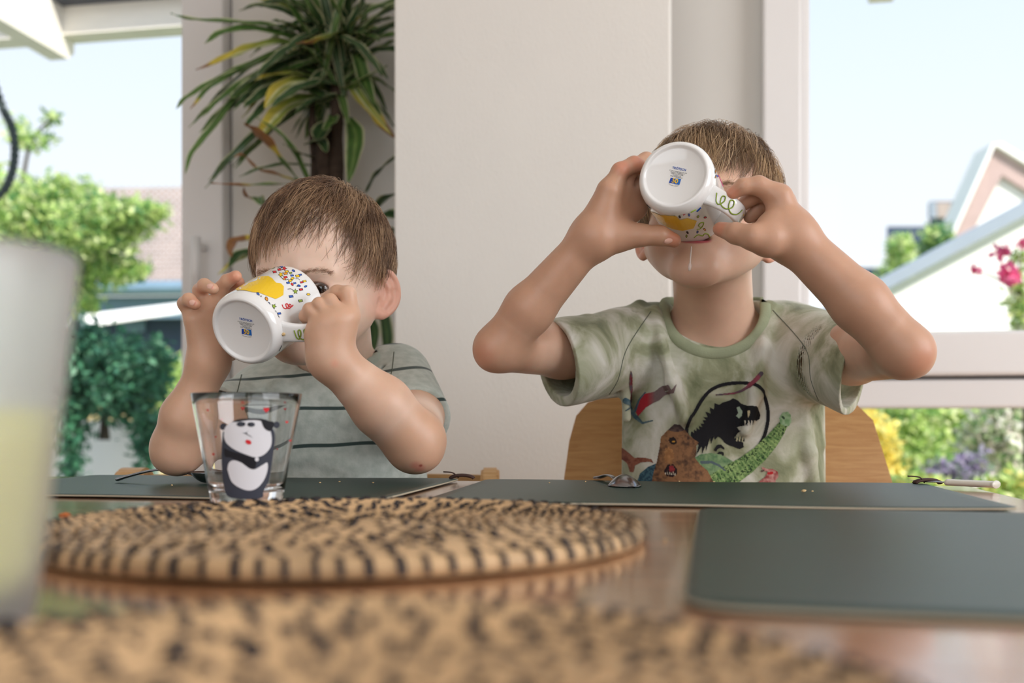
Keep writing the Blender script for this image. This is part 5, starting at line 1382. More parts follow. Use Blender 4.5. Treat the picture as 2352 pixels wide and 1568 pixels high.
def shirtmat(name, kind):
    m = bpy.data.materials.new(name); m.use_nodes = True; t = m.node_tree; p = t.nodes['Principled BSDF']
    p.inputs['Roughness'].default_value = .85; p.inputs['Specular IOR Level'].default_value = .2; p.inputs['Sheen Weight'].default_value = .25; p.inputs['Sheen Roughness'].default_value = .5
    N, Lk = t.nodes.new, t.links.new
    cd = N('ShaderNodeTexCoord'); ob = cd.outputs['Object']
    fine = N('ShaderNodeTexNoise'); fine.inputs['Scale'].default_value = 420; fine.inputs['Detail'].default_value = 3; Lk(ob, fine.inputs['Vector'])
    rp = N('ShaderNodeValToRGB')
    if kind == 'stripe':
        n1 = N('ShaderNodeTexNoise'); n1.inputs['Scale'].default_value = 90; n1.inputs['Detail'].default_value = 6; Lk(ob, n1.inputs['Vector']); Lk(n1.outputs[0], rp.inputs[0])
        rp.color_ramp.elements[0].position = .35; rp.color_ramp.elements[1].position = .65
        rp.color_ramp.elements[0].color = lin(178, 188, 180); rp.color_ramp.elements[1].color = lin(200, 207, 200)
        dot = N('ShaderNodeVectorMath'); dot.operation = 'DOT_PRODUCT'; sl = PV(-.06, 1.0, .10); dot.inputs[1].default_value = tuple(sl); Lk(ob, dot.inputs[0])
        nw = N('ShaderNodeTexNoise'); nw.inputs['Scale'].default_value = 9; nw.inputs['Detail'].default_value = 1; Lk(ob, nw.inputs['Vector'])
        ma = N('ShaderNodeMath'); ma.operation = 'MULTIPLY_ADD'; ma.inputs[1].default_value = .016; Lk(nw.outputs[0], ma.inputs[0]); Lk(dot.outputs['Value'], ma.inputs[2])
        PER = .0455; z0 = P(740, 985, 1.245).dot(sl) + .008
        sb = N('ShaderNodeMath'); sb.operation = 'SUBTRACT'; sb.inputs[1].default_value = z0 - 40 * PER; Lk(ma.outputs[0], sb.inputs[0])
        md = N('ShaderNodeMath'); md.operation = 'MODULO'; md.inputs[1].default_value = PER; Lk(sb.outputs[0], md.inputs[0])
        pp_ = N('ShaderNodeMath'); pp_.operation = 'SUBTRACT'; pp_.inputs[1].default_value = PER / 2; Lk(md.outputs[0], pp_.inputs[0])
        ab = N('ShaderNodeMath'); ab.operation = 'ABSOLUTE'; Lk(pp_.outputs[0], ab.inputs[0])
        mr = N('ShaderNodeMapRange'); mr.inputs[1].default_value = .0018; mr.inputs[2].default_value = .0025; mr.inputs[3].default_value = 1; mr.inputs[4].default_value = 0; Lk(ab.outputs[0], mr.inputs[0])
        mx = N('ShaderNodeMix'); mx.data_type = 'RGBA'; Lk(mr.outputs[0], mx.inputs['Factor']); Lk(rp.outputs[0], mx.inputs['A']); mx.inputs['B'].default_value = lin(62, 78, 76)
        Lk(mx.outputs['Result'], p.inputs['Base Color'])
    else:
        n1 = N('ShaderNodeTexNoise'); n1.inputs['Scale'].default_value = 17; n1.inputs['Detail'].default_value = 4; n1.inputs['Distortion'].default_value = .8; n1.inputs['Roughness'].default_value = .55
        mp = N('ShaderNodeMapping'); mp.inputs['Scale'].default_value = (1.0, 1.0, .75); mp.inputs['Rotation'].default_value = (.4, .6, .3); Lk(ob, mp.inputs[0]); Lk(mp.outputs[0], n1.inputs['Vector']); Lk(n1.outputs[0], rp.inputs[0])
        e = rp.color_ramp.elements; e[0].position = .33; e[0].color = lin(112, 118, 88); e[1].position = .66; e[1].color = lin(212, 210, 200)
        q_ = e.new(.45); q_.color = lin(150, 153, 124); q_ = e.new(.54); q_.color = lin(182, 182, 162)
        Lk(rp.outputs[0], p.inputs['Base Color'])
    bp = N('ShaderNodeBump'); bp.inputs['Strength'].default_value = .5; bp.inputs['Distance'].default_value = .0007; Lk(fine.outputs[0], bp.inputs['Height']); Lk(bp.outputs[0], p.inputs['Normal'])
    return m
M_sh1 = shirtmat('striped_sage_jersey', 'stripe'); M_sh2 = shirtmat('tie_dye_jersey', 'dye')
M_rib1 = mat('sage_rib', lin(172, 182, 172), .85, .2, .05, 80, bump=.4, bscale=500); M_rib2 = mat('green_rib', lin(150, 156, 128), .85, .2, .10, 40, bump=.4, bscale=500)
def sleeve(a, b, ra, rb, cut, n, wall=.0060, depth=.036, warp=None):
    g = Grp(); g.add(Cap(a, b + (b - a).normalized() * .05, ra, rb), 0)
    if warp: 
        for c in warp: g.add(c, .015)
    ax = (b - a).normalized()
    g.inter(Half(cut, n), .001)
    g.sub(Cap(cut - ax * depth, b + ax * .08, rb - wall * 1.3, rb - wall), .001)
    return g
# smaller child's shirt
s1 = Grp(disp=cloth_disp(.0017, 2))
s1.add(Cap(P(668, 962, 1.32), P(655, 1260, 1.335), .079, .082), 0); s1.add(Cap(P(836, 958, 1.32), P(852, 1260, 1.335), .079, .082), .05)
s1.add(Cap(P(752, 965, 1.315), P(752, 1260, 1.33), .076, .078), .04)
s1.add(Cap(P(600, 915, 1.318), P(760, 905, 1.318), .042, .045), .03); s1.add(Cap(P(760, 905, 1.318), P(905, 870, 1.312), .045, .042), .03)
s1.add(sleeve(P(912, 876, 1.312), P(962, 985, 1.172), .045, .042, P(957, 962, 1.195), PV(.25, -.45, -.85)), .012)
s1.add(sleeve(P(606, 915, 1.318), P(525, 958, 1.235), .044, .043, P(522, 958, 1.232), PV(-.6, -.4, -.7)), .012)
ridge(s1, [P(585, 880, 1.262), P(640, 890, 1.246), P(690, 930, 1.240)], .006); ridge(s1, [P(905, 845, 1.27), P(880, 900, 1.252), P(870, 960, 1.245)], .007)
ridge(s1, [P(700, 870, 1.255), P(760, 930, 1.243), P(800, 960, 1.242)], .006); ridge(s1, [P(640, 1060, 1.242), P(720, 1050, 1.240), P(800, 1075, 1.242)], .005)
groove(s1, [P(885, 850, 1.256), P(872, 915, 1.236), P(880, 960, 1.236)], .006)
s1.sub(Cap(P(768, 740, 1.25), P(770, 812, 1.30), .062, .054), .004)
lo, hi = bounds(s1); lo[2] = max(lo[2], .60); s1.inter(Half((0, 0, .615), (0, 0, -1)), .0)
V, Q = surface_nets(s1, lo, hi, .0019, 2)
sh1 = mobj('t_shirt', V, Q, M_sh1, k1, True); sh1['label'] = 'sage t-shirt with thin dark green stripes'
# taller child's shirt
s2 = Grp(disp=cloth_disp(.0019, 5))
s2.add(Cap(P(1574, 862, 1.34), P(1567, 1260, 1.35), .085, .084), 0); s2.add(Cap(P(1742, 862, 1.34), P(1750, 1260, 1.35), .085, .084), .05)
s2.add(Cap(P(1492, 792, 1.345), P(1808, 788, 1.345), .051, .051), .035)
s2.add(sleeve(P(1490, 797, 1.345), P(1270, 835, 1.205), .057, .052, P(1278, 828, 1.212), PV(-.90, -.22, -.35)), .02)
s2.add(sleeve(P(1806, 792, 1.345), P(1985, 850, 1.165), .058, .056, P(1966, 845, 1.178), PV(.86, -.20, -.47)), .02)
# pulled folds
for L, D, rr in (([(1505, 712), (1522, 790), (1545, 880), (1575, 960)], [1.292, 1.254, 1.249, 1.252], .0068), ([(1765, 705), (1752, 800), (1740, 900), (1715, 990)], [1.298, 1.256, 1.251, 1.252], .0068),
                 ([(1470, 700), (1440, 780), (1435, 870), (1440, 960)], [1.318, 1.280, 1.268, 1.266], .0055), ([(1862, 900), (1876, 960), (1884, 1020)], [1.296, 1.292, 1.294], .005),
                 ([(1405, 730), (1400, 800), (1420, 860)], [1.275, 1.258, 1.262], .005), ([(1350, 735), (1345, 800), (1370, 880)], [1.245, 1.222, 1.232], .005),
                 ([(1840, 960), (1860, 1040), (1870, 1110)], [1.272, 1.268, 1.270], .006)):
    ridge(s2, q(L, D), rr)
for L, D in (([(1528, 730), (1548, 830), (1572, 920)], [1.262, 1.240, 1.238]), ([(1738, 760), (1726, 860), (1700, 950)], [1.252, 1.238, 1.238]), ([(1455, 720), (1418, 800), (1412, 900)], [1.285, 1.258, 1.262])):
    groove(s2, q(L, D), .005)
s2.sub(Ell(P(1642, 708, 1.30), (RT, UP, FW), (.063, .051, .090)), .004)
s2.sub(Cap(P(1640, 650, 1.27), P(1642, 760, 1.33), .060, .057), .006)
lo, hi = bounds(s2); lo[2] = max(lo[2], .60); s2.inter(Half((0, 0, .615), (0, 0, -1)), .0)
V, Q = surface_nets(s2, lo, hi, .0019, 2)
sh2 = mobj('t_shirt', V, Q, M_sh2, k2, True); sh2['label'] = 'tie-dye sage and white t-shirt with dinosaur print'
def collar(g, cx_, cy_, rx, ry, D0, m, parent, yb, Db, w_=.0075):
    pts = []
    for k in range(61):
        a = R(-8 + 196 * k / 60); x, y = cx_ + rx * math.cos(a), cy_ + ry * math.sin(a)
        pts.append(P(x, y, D0 + (1 - math.sin(max(a if a < 1.57 else math.pi - a, 0))) * .055))
    p, ok = trace(g, np.array([tuple(a - (a - ORG).normalized() * .08) for a in pts], f32), np.array([tuple((a - ORG).normalized()) for a in pts], f32), 45)
    fr = [Vector(a) - FW * .0012 for a, o_ in zip(p, ok) if o_]
    bk = [P(cx_ + rx * .95 * math.cos(a), yb, Db - .05 + .05 * abs(math.sin(a))) for a in [R(188 + 164 * k / 14) for k in range(15)]]
    full = spline(fr[::3] + bk + [fr[0]], 4)
    cen = sum(full, Vector()) / len(full)
    v, f = tube(full, w_, 12, False, (FW, .42)); mobj('collar', v, f, m, parent, True)
collar(s2, 1642, 712, 116, 100, 1.245, M_rib2, sh2, 694, 1.40)
collar(s1, 770, 820, 92, 30, 1.235, M_rib1, sh1, 815, 1.36, .007)
# shorts under the table
M_sht = mat('navy_shorts', lin(52, 60, 80), .8, .2, .05, 60)
for nm, pk_, cx_, zh in (('shorts', k1, 710, .57), ('shorts', k2, 1645, .52)):
    g = Grp()
    for s in (-1, 1):
        a, b = P(cx_, HY, 1.36) + RT * (s * .066), P(cx_, HY, 1.19) + RT * (s * .082); a.z = b.z = zh + .003; g.add(Cap(a, b, .073, .066), .02)
    a = P(cx_, HY, 1.36); a.z = zh + .04; b = a.copy(); b.z = zh + .14; g.add(Cap(a, b, .105, .092), .03)
    lo, hi = bounds(g); V, Q = surface_nets(g, lo, hi, .004, 2); mobj(nm, V, Q, M_sht, pk_, True)

# ---- printed picture on the taller child's shirt (ink laid on the cloth, coloured per point)
def inpoly(X, Y, pl):
    c = np.zeros(X.shape, bool); n = len(pl)
    for i in range(n):
        x0, y0 = pl[i]; x1, y1 = pl[(i + 1) % n]
        m = ((y0 > Y) != (y1 > Y)); 
        if y1 != y0: c ^= m & (X < (x1 - x0) * (Y - y0) / (y1 - y0) + x0)
    return c
def stroke(X, Y, pts, w0, w1=None):
    """distance based mask along a polyline with varying half width; returns mask, t, signed offset"""
    best = np.full(X.shape, 1e9); T = np.zeros(X.shape); n = len(pts) - 1; w1 = w0 if w1 is None else w1
    for i in range(n):
        (x0, y0), (x1, y1) = pts[i], pts[i + 1]; dx, dy = x1 - x0, y1 - y0; t = np.clip(((X - x0) * dx + (Y - y0) * dy) / (dx * dx + dy * dy), 0, 1)
        d = np.hypot(X - x0 - t * dx, Y - y0 - t * dy); m = d < best; best = np.where(m, d, best); T = np.where(m, (i + t) / n, T)
    return best < (w0 + (w1 - w0) * T), T, best
def vnoise(X, Y, s, seed):
    r = np.random.default_rng(seed); g = r.random((64, 64)); x = X / s; y = Y / s; xi = np.floor(x).astype(int); yi = np.floor(y).astype(int); fx = x - xi; fy = y - yi
    fx = fx * fx * (3 - 2 * fx); fy = fy * fy * (3 - 2 * fy); G = lambda a, b: g[a % 64, b % 64]
    return (G(xi, yi) * (1 - fx) + G(xi + 1, yi) * fx) * (1 - fy) + (G(xi, yi + 1) * (1 - fx) + G(xi + 1, yi + 1) * fx) * fy
K4 = 4.3556
step = 1.15; xs = np.arange(1420, 1835, step); ys = np.arange(852, 1150, step)
PX, PY = np.meshgrid(xs, ys); X = (PX - 1380) * K4; Y = (PY - 840) * K4
al = np.zeros(X.shape, bool); CC = np.zeros(X.shape + (3,)); n1 = vnoise(X, Y, 26, 1); n2 = vnoise(X, Y, 60, 2); n3 = vnoise(X, Y, 12, 3); nn = n1 * .4 + n2 * .35 + n3 * .25
def ink(mask, c0, c1=None, f=None):
    global al, CC
    c0 = np.array(c0[:3]); col = c0[None, None] * np.ones(X.shape + (1,))
    if c1 is not None:
        w_ = np.clip((f - .25) / .5, 0, 1)[..., None]; col = c0 * (1 - w_) + np.array(c1[:3]) * w_
    CC = np.where(mask[..., None], col, CC); al = al | mask
BLK = lin(30, 30, 34)
# emblem ring
ring = [(870, 690), (864, 600), (890, 515), (942, 462), (1010, 345), (1092, 248), (1200, 192), (1330, 168), (1470, 168), (1562, 202), (1642, 292), (1682, 420), (1686, 545), (1655, 690), (1600, 800)]
rq = [(p.x, p.y) for p in spline([(a, b, 0) for a, b in ring], 4)]
ink(stroke(X, Y, rq, 17)[0], BLK)
# flying reptiles
ink(stroke(X, Y, [(1595, 75), (1540, 140), (1480, 205), (1420, 245), (1340, 270), (1160, 287)], 22, 6)[0], lin(84, 74, 84), lin(140, 70, 84), n2)
ink(inpoly(X, Y, [(285, 50), (305, 85), (330, 230), (352, 340), (345, 400), (318, 300), (285, 190), (275, 100)]), lin(122, 52, 58), lin(96, 84, 92), n1)
ink(inpoly(X, Y, [(375, 420), (415, 320), (470, 270), (560, 250), (620, 200), (660, 190), (690, 240), (745, 180), (715, 270), (650, 290), (600, 340), (540, 370), (480, 410), (410, 500)]), lin(168, 44, 54), lin(120, 100, 100), sst(X, 420, 640))
ink(stroke(X, Y, [(255, 345), (310, 370), (345, 430), (385, 510), (450, 570), (540, 545)], 30, 6)[0], lin(66, 92, 104), lin(90, 110, 116), n1)
ink(stroke(X, Y, [(255, 445), (300, 420), (330, 400)], 5, 12)[0], lin(76, 92, 100)); ink(stroke(X, Y, [(385, 450), (420, 330), (470, 260)], 12, 8)[0], lin(76, 100, 112)); ink(stroke(X, Y, [(400, 500), (460, 575)], 9, 4)[0], lin(66, 86, 96))
# small long necked red-brown one
ink(inpoly(X, Y, [(205, 520), (228, 540), (232, 700), (222, 800), (290, 840), (380, 930), (470, 925), (535, 940), (555, 980), (520, 965), (440, 975), (385, 1010), (372, 1080), (340, 1080), (320, 1000), (285, 960), (262, 1080), (240, 1080), (238, 990), (222, 1070), (200, 1075), (205, 960), (205, 830), (215, 680)]), lin(110, 58, 48), lin(150, 98, 78), nn)
# blue flank, green giant
ink(inpoly(X, Y, [(400, 1190), (430, 1090), (500, 1020), (580, 980), (640, 1200)]), lin(44, 70, 86), lin(72, 104, 116), n3)
ink(inpoly(X, Y, [(930, 930), (1000, 885), (1110, 870), (1220, 890), (1330, 950), (1400, 1010), (1420, 1200), (900, 1200)]), lin(84, 118, 84), lin(128, 154, 112), nn)
mk, T, dd = stroke(X, Y, [(1848, 575), (1800, 650), (1720, 760), (1610, 880), (1480, 990), (1330, 1090), (1160, 1200)], 46, 120)
ink(mk, lin(74, 110, 62), lin(150, 176, 112), np.clip(nn * .7 + .35 * np.sin(T * 160) * .35 + .15, 0, 1))
ink(mk & (vnoise(X + Y, X - Y, 15, 7) > .70) & (dd > 12), lin(50, 70, 44))
ink(inpoly(X, Y, [(1800, 520), (1830, 465), (1890, 455), (1920, 490), (1925, 560), (1900, 600), (1850, 600), (1815, 580)]), lin(120, 158, 112), lin(160, 188, 150), n1)
ink(stroke(X, Y, [(1835, 510), (1850, 525)], 10)[0], lin(60, 84, 60)); ink(stroke(X, Y, [(1020, 965), (1120, 965), (1200, 1000), (1260, 1050)], 16, 8)[0], lin(84, 98, 104))
# emblem beast: jagged neck, open jaws
sp_ = [(905, 692), (912, 650), (938, 672), (936, 632), (964, 655), (960, 615), (996, 640), (985, 598), (1020, 610), (1003, 572), (1040, 578), (1024, 540), (1062, 540), (1030, 508), (1075, 510), (1052, 455), (1105, 475), (1095, 410), (1140, 435), (1143, 370), (1190, 385), (1230, 362), (1290, 345), (1335, 320), (1385, 342), (1412, 372), (1470, 395), (1545, 400), (1590, 440), (1612, 490), (1600, 530), (1562, 552), (1520, 545), (1470, 555), (1440, 590), (1375, 612), (1398, 650), (1350, 716), (1372, 748), (1440, 762), (1448, 812), (1405, 832), (1340, 806), (1300, 795), (1255, 770), (1210, 718), (1180, 705), (1150, 740), (1140, 705), (1110, 780), (1100, 715), (1060, 850), (1055, 790), (1020, 880), (1015, 800), (960, 895), (985, 790), (940, 740)]
ink(inpoly(X, Y, sp_), BLK)
ink(inpoly(X, Y, [(1372, 415), (1400, 405), (1428, 450), (1425, 500), (1395, 525), (1368, 500), (1390, 470)]), lin(160, 176, 156)); ink(inpoly(X, Y, [(1462, 450), (1485, 445), (1480, 490), (1465, 520)]), lin(196, 184, 150))
for k in range(9):
    x = 1440 + k * 15; ink(inpoly(X, Y, [(x - 6, 545), (x + 7, 545), (x - 4, 600 - k * 2)]), BLK if k % 2 else lin(205, 200, 184))
for k in range(7):
    x = 1362 + k * 14; ink(inpoly(X, Y, [(x - 6, 752), (x + 7, 756), (x + 4, 690 + k * 3)]), BLK if k % 2 == 0 else lin(205, 196, 160))
ink(inpoly(X, Y, [(1140, 840), (1170, 790), (1215, 785), (1250, 820), (1245, 840), (1210, 815), (1180, 830), (1165, 860)]), BLK); ink(inpoly(X, Y, [(1170, 880), (1200, 855), (1240, 860), (1245, 890), (1232, 905), (1225, 880)]), BLK)
# brown predator in front
tr = [(745, 580), (800, 588), (850, 640), (890, 690), (940, 735), (990, 765), (960, 800), (965, 850), (950, 920), (1000, 985), (1080, 1050), (1160, 1200), (540, 1200), (548, 1120), (585, 960), (600, 870), (612, 800), (622, 710), (680, 645)]
ink(inpoly(X, Y, tr), lin(64, 48, 42), lin(140, 102, 72), np.clip(nn + .18 * sst(-np.abs(X - 740), -130, -10) + .1, 0, 1))
ink(inpoly(X, Y, tr) & (np.hypot((X - 700) / 60, (Y - 900) / 110) < 1 - .5 * n3), lin(150, 106, 70), lin(176, 128, 84), n1)
ink(inpoly(X, Y, tr) & (np.hypot((X - 735) / 48, (Y - 750) / 44) < 1 - .4 * n3), lin(42, 34, 34)); ink(inpoly(X, Y, tr) & (np.hypot((X - 770) / 90, (Y - 620) / 40) < 1), lin(66, 54, 54), lin(92, 74, 68), n1)
ink(stroke(X, Y, [(735, 760), (750, 758)], 7)[0], lin(190, 140, 60))
ink(inpoly(X, Y, [(650, 1060), (690, 990), (740, 985), (780, 1040), (775, 1090), (735, 1120), (680, 1110)]) & (n3 > .15), lin(40, 28, 32)); ink(inpoly(X, Y, [(700, 1010), (735, 1000), (760, 1040), (740, 1075), (705, 1060)]), lin(150, 54, 58), lin(110, 40, 48), n1)
for k in range(6):
    x = 668 + k * 18; ink(inpoly(X, Y, [(x - 5, 1090 + k * 2), (x + 5, 1090 + k * 2), (x, 1060)]), lin(210, 200, 180))
# red one at lower right
ink(inpoly(X, Y, [(1570, 1200), (1620, 1150), (1670, 1110), (1690, 1060), (1640, 1050), (1630, 1010), (1680, 1030), (1740, 1030), (1790, 1060), (1800, 1110), (1770, 1150), (1780, 1200)]), lin(140, 52, 52), lin(196, 150, 140), nn)
ink(stroke(X, Y, [(1705, 1080), (1735, 1075)], 14)[0], lin(180, 40, 44)); ink(stroke(X, Y, [(1632, 1055), (1660, 1045)], 10, 4)[0], lin(90, 70, 66))
sel = al
pts = np.array([ORG[i] + FW[i] * 1.17 + RT[i] * ((PX - CX) / FPX * 1.25) + UP[i] * ((HY - PY) / FPX * 1.25) for i in range(3)]).transpose(1, 2, 0)
idx = -np.ones(X.shape, int); need = sel.copy()
need[1:] |= sel[:-1]; need[:, 1:] |= sel[:, :-1]; need[1:, 1:] |= sel[:-1, :-1]
idx[need] = np.arange(need.sum()); pp_, ok = trace(s2, pts[need], FW, 34)
pp_ = pp_ - A3(FW) * .0009
f_ = sel[:-1, :-1] & need[1:, :-1] & need[:-1, 1:] & need[1:, 1:]
a, b, c, d = idx[:-1, :-1][f_], idx[:-1, 1:][f_], idx[1:, 1:][f_], idx[1:, :-1][f_]
Fq = np.stack([a, d, c, b], -1); good = ok[Fq].all(1); Fq = Fq[good]
colv = CC.copy(); miss = need & ~sel
for sh in ((1, 0), (0, 1), (1, 1)):
    rolled = np.roll(CC, sh, (0, 1)); rs = np.roll(sel, sh, (0, 1)); m = miss & rs; colv[m] = rolled[m]; miss &= ~rs
M_ink = mat('shirt_ink', (1, 1, 1), .8, .2, .06, 300, bump=.4, bscale=420, bdist=.0006, attr='Col')
mobj('dinosaur_print', pp_, Fq, M_ink, sh2, True, colv[need])
# sleeve and side seams
M_seam = mat('seam_thread', lin(100, 106, 94), .9, .1, .05)
def seam(g, L, D, parent, m=M_seam):
    pts = spline([P(x, y, d) for (x, y), d in zip(L, D)], 8); p, ok = trace(g, np.array([tuple(a - (a - ORG).normalized() * .10) for a in pts], f32), np.array([tuple((a - ORG).normalized()) for a in pts], f32), 45)
    fr = [Vector(a) - FW * .0002 for a, o_ in zip(p, ok) if o_]
    fr = [a for i, a in enumerate(fr) if i == 0 or (a - fr[i - 1]).length < .03]
    if len(fr) > 4: v, f = tube(fr, .0006, 5); mobj('seam', v, f, m, parent, True)
seam(s2, [(1495, 715), (1440, 800), (1420, 870), (1400, 905)], [1.28] * 4, sh2); seam(s2, [(1775, 712), (1850, 800), (1862, 870), (1880, 920)], [1.28] * 4, sh2)
seam(s1, [(555, 860), (545, 900), (530, 950)], [1.26] * 3, sh1); seam(s1, [(905, 808), (898, 860), (878, 905)], [1.26] * 3, sh1)
# ------------------------------------------------------------------ houseplant behind the smaller child
M_pl = mat('plant_leaf', (1, 1, 1), .42, .5, .12, 30, attr='Col')
translucent(M_pl, .22)
M_cane = mat('plant_cane', lin(70, 58, 50), .9, .2, .25, 60, bump=.6, bscale=90, bdist=.003)
M_pot = mat('pot_glaze', lin(210, 206, 200), .4, .4, .04, 12)
PD = 2.24
pl = root('houseplant', Vector((P(765, HY, PD).x, P(765, HY, PD).y, 0)), 'tall variegated dracaena with yellowing leaves between the door and the pillar', 'houseplant')
pc = pl.location
lathe('pot', [(0, 0), (.10, 0), (.105, .01), (.125, .22), (.13, .24), (.122, .24), (.115, .20), (0, .20)], M_pot, pl, 40, (Vector(pc), RT, FW, UP))
for px0, px1, yt, r0 in ((752, 742, 300, .019), (770, 775, 120, .015), (735, 716, 230, .008)):
    b0 = Vector((pc.x, pc.y, .20)) + RT * ((px0 - 755) / FPX * PD)
    v, f = tube(spline([b0, P(px0, 900, PD), P((px0 + px1) / 2, 560, PD), P(px1, yt, PD)], 8), [r0 + .0018 * math.sin(i * 2.1) for i in range(25)], 10); mobj('cane', v, f, M_cane, pl, True)
YMAX = WY - .03; YMIN = CY + .03
LG = {'g': (lin(74, 110, 52), lin(122, 150, 84)), 'd': (lin(54, 84, 50), lin(86, 114, 68)), 'y': (lin(120, 150, 66), lin(200, 190, 90))}
def leaf(pts, wid, kind='g', tip=None, twist=.3, seed=0, n=5):
    """strap leaf along a polyline: keeled, pale edges, optional brown tip"""
    r = random.Random(seed); sp = spline(pts, n); m = len(sp); V = []; Cc = []; Fc = []
    base, light = LG[kind]; pale = lin(218, 220, 176); brown = lin(150, 106, 70)
    yel = lin(204, 184, 76)
    upv = (UP * 1.0 - FW * (.5 + twist) + RT * r.uniform(-.4, .4))
    for i, p in enumerate(sp):
        p = p.copy(); p.y = min(max(p.y, CY + .17 if p.x > xcl - .03 else CY - .1), YMAX)
        t = i / (m - 1); tg = (sp[min(i + 1, m - 1)] - sp[max(i - 1, 0)]).normalized(); sd = tg.cross(upv).normalized(); nr = sd.cross(tg).normalized()
        w_ = wid * (.32 + .68 * min(t / .3, 1)) * (1 - max(0, (t - .55) / .45) ** 1.7) + .0006
        for k, s in enumerate((-1, -.72, -.3, 0, .3, .72, 1)):
            V.append(p + sd * (s * w_) - nr * (w_ * .35 * (1 - abs(s))) + nr * (.0015 * math.sin(i * 1.3 + k)))
            c = np.array(pale[:3]) if abs(s) > .85 else (np.array(light[:3]) if abs(s) < .1 else np.array(base[:3]))
            if kind == 'y': c = np.array(pale[:3]) if abs(s) < .1 else c * (1 - sst(t, .2, .8) * (.35 + .65 * (s > -.2))) + np.array(yel[:3]) * sst(t, .2, .8) * (.35 + .65 * (s > -.2))
            if tip and t > tip: c = np.array(brown[:3])
            elif tip and t > tip - .08: c = np.array(yel[:3])
            Cc.append(c * r.uniform(.85, 1.15))
    for i in range(m - 1):
        for k in range(6): Fc.append((7 * i + k, 7 * i + k + 1, 7 * i + 8 + k, 7 * i + 7 + k))
    o = mobj('leaf', V, Fc, M_pl, pl, True, Cc); return o
def lf(L, wid=.016, kind='g', tip=None, d0=0.0, d1=-.10, seed=None, tw=.3):
    n = len(L); leaf([P(x, y, PD + d0 + (d1 - d0) * i / (n - 1)) for i, (x, y) in enumerate(L)], wid, kind, tip, tw, seed if seed is not None else random.randrange(9999))
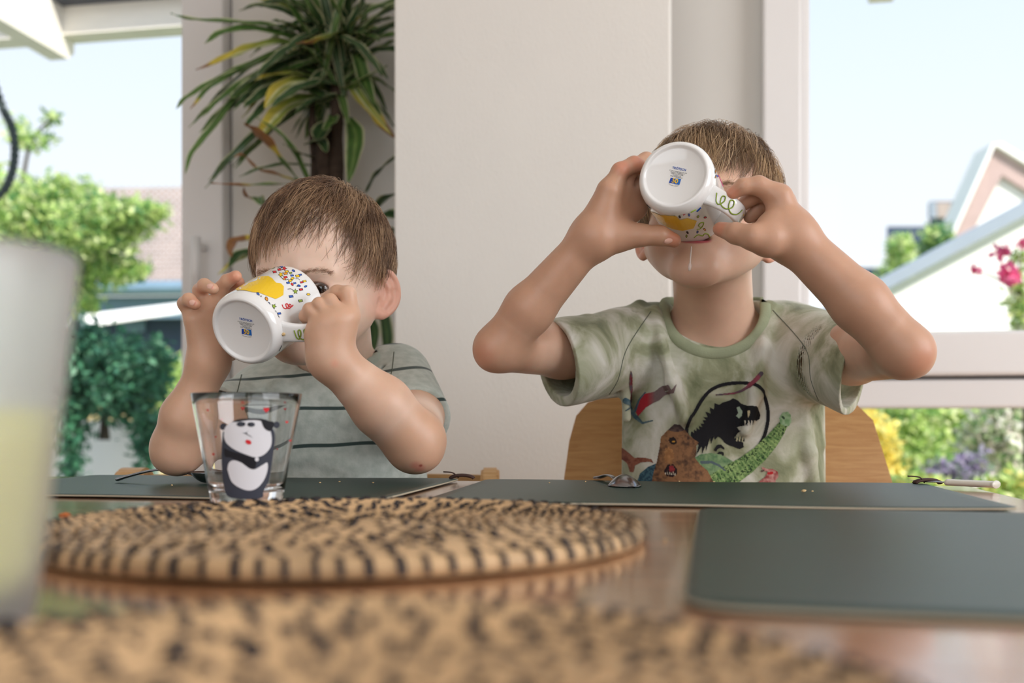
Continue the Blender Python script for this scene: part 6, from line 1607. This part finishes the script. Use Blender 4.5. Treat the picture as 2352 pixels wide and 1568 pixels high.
# leaves that can be told apart
for a in [dict(L=[(740, 110), (640, 60), (540, 48), (440, 42), (392, 30)], wid=.011), dict(L=[(750, 130), (680, 85), (580, 62), (510, 72), (470, 100)], wid=.019), dict(L=[(745, 140), (660, 95), (580, 105), (520, 130), (450, 160)], wid=.018, kind='y', tip=.86),
          dict(L=[(745, 150), (660, 115), (560, 150), (480, 190), (425, 225), (405, 250)], wid=.009), dict(L=[(745, 160), (640, 130), (540, 165), (480, 200), (437, 250)], wid=.012, tip=.93), dict(L=[(745, 165), (650, 140), (560, 185), (500, 230), (465, 268)], wid=.011),
          dict(L=[(745, 175), (640, 150), (545, 220), (480, 300), (440, 350), (425, 400)], wid=.009), dict(L=[(750, 180), (680, 150), (590, 180), (545, 215), (530, 225)], wid=.016), dict(L=[(750, 190), (690, 165), (620, 170), (585, 185)], wid=.016, kind='y'),
          dict(L=[(750, 200), (690, 170), (620, 200), (580, 230), (560, 245)], wid=.016, kind='d'), dict(L=[(750, 205), (700, 180), (640, 200), (608, 250)], wid=.019, kind='y'), dict(L=[(760, 230), (705, 222), (650, 245), (615, 285), (595, 315)], wid=.021, kind='y'),
          dict(L=[(750, 210), (690, 195), (620, 230), (580, 270), (562, 290)], wid=.010, kind='d'), dict(L=[(800, 60), (760, 75), (720, 90), (680, 100)], wid=.021, kind='y', tip=.72, d1=-.22), dict(L=[(770, 140), (790, 60), (770, 10), (740, -30)], wid=.017),
          dict(L=[(760, 140), (700, 60), (660, 0), (620, -40)], wid=.018), dict(L=[(760, 140), (740, 50), (700, -20)], wid=.019, kind='d'), dict(L=[(775, 150), (800, 70), (830, 0), (860, -40)], wid=.017, kind='d'), dict(L=[(775, 150), (830, 70), (880, 20), (930, 0)], wid=.017),
          dict(L=[(775, 160), (830, 110), (880, 80), (940, 80)], wid=.018), dict(L=[(775, 165), (840, 120), (900, 110), (950, 130)], wid=.018, kind='d'), dict(L=[(780, 180), (800, 200), (830, 180), (890, 150)], wid=.015), dict(L=[(780, 200), (815, 120), (840, 190), (860, 240)], wid=.016),
          dict(L=[(785, 215), (810, 180), (850, 235), (880, 290), (915, 320)], wid=.015, tip=.7), dict(L=[(785, 205), (805, 195), (840, 240), (900, 310)], wid=.012, kind='y'), dict(L=[(780, 160), (830, 90), (900, 50), (960, 60)], wid=.014, kind='d'), dict(L=[(800, 270), (815, 300), (812, 350), (800, 420)], wid=.020, d1=-.12),
          dict(L=[(760, 260), (765, 270), (755, 285), (745, 300)], wid=.014), dict(L=[(750, 280), (735, 300), (728, 320)], wid=.018, kind='d'), dict(L=[(700, 430), (660, 380), (620, 330), (590, 300), (560, 282)], wid=.015, tip=.48, d1=-.18), dict(L=[(715, 430), (690, 370), (650, 310), (590, 270)], wid=.011, kind='g'),
          dict(L=[(700, 420), (640, 400), (590, 385), (560, 355), (535, 360)], wid=.006, tip=.2), dict(L=[(700, 425), (640, 420), (570, 423), (485, 420)], wid=.009, tip=.68, d1=-.25), dict(L=[(720, 380), (660, 375), (600, 385), (550, 405)], wid=.006, kind='d'), dict(L=[(840, 440), (860, 400), (890, 370), (930, 340)], wid=.016, kind='d'),
          dict(L=[(640, 520), (615, 470), (590, 450), (600, 470)], wid=.016), dict(L=[(640, 500), (590, 460), (565, 450), (560, 430)], wid=.006, tip=.1), dict(L=[(620, 540), (580, 545), (540, 550), (528, 570), (532, 590)], wid=.010, tip=.3), dict(L=[(640, 590), (590, 575), (545, 595), (500, 630)], wid=.009, kind='y'),
          dict(L=[(640, 600), (600, 580), (550, 580), (525, 615)], wid=.014, kind='d'), dict(L=[(860, 480), (885, 450), (915, 440)], wid=.02, kind='d'), dict(L=[(840, 520), (880, 490), (930, 500)], wid=.022, kind='d'), dict(L=[(850, 700), (880, 720), (890, 780), (880, 830)], wid=.014, kind='d'), dict(L=[(840, 720), (860, 760), (850, 830)], wid=.012, kind='d'),
          dict(L=[(700, 330), (735, 320), (750, 350)], wid=.012, kind='d'), dict(L=[(720, 360), (690, 350), (650, 330)], wid=.010, kind='d')]:
    lf(**a)
rr = random.Random(12)
for i in range(120):
    az = rr.uniform(60, 260) if i % 3 else rr.uniform(0, 360); el_ = rr.uniform(-10, 80); L_ = rr.uniform(.15, .33)
    c = P(772 + rr.uniform(-35, 35), rr.uniform(40, 230), PD + rr.uniform(-.03, .03)); dv = (RT * math.cos(R(az)) + FW * (math.sin(R(az)) * .5)) * math.cos(R(el_)) + UP * math.sin(R(el_))
    pts = [c + dv * (L_ * t) - UP * (L_ * .55 * t * t * math.cos(R(el_))) for t in (0, .3, .6, .85, 1)]
    leaf(pts, rr.uniform(.009, .016), rr.choice('gggddd' if rr.random() < .93 else 'y'), None, .3, i)
for i in range(14):
    az = rr.uniform(0, 360); L_ = rr.uniform(.10, .2); c = P(770 + rr.uniform(-40, 50), rr.uniform(480, 640), PD + rr.uniform(-.02, .04)); dv = RT * math.cos(R(az)) + FW * (math.sin(R(az)) * .4) + UP * rr.uniform(-.1, .6)
    leaf([c + dv * (L_ * t) - UP * (L_ * .5 * t * t) for t in (0, .35, .7, 1)], rr.uniform(.010, .018), rr.choice('gdd'), .8 if rr.random() < .3 else None, .3, 100 + i)
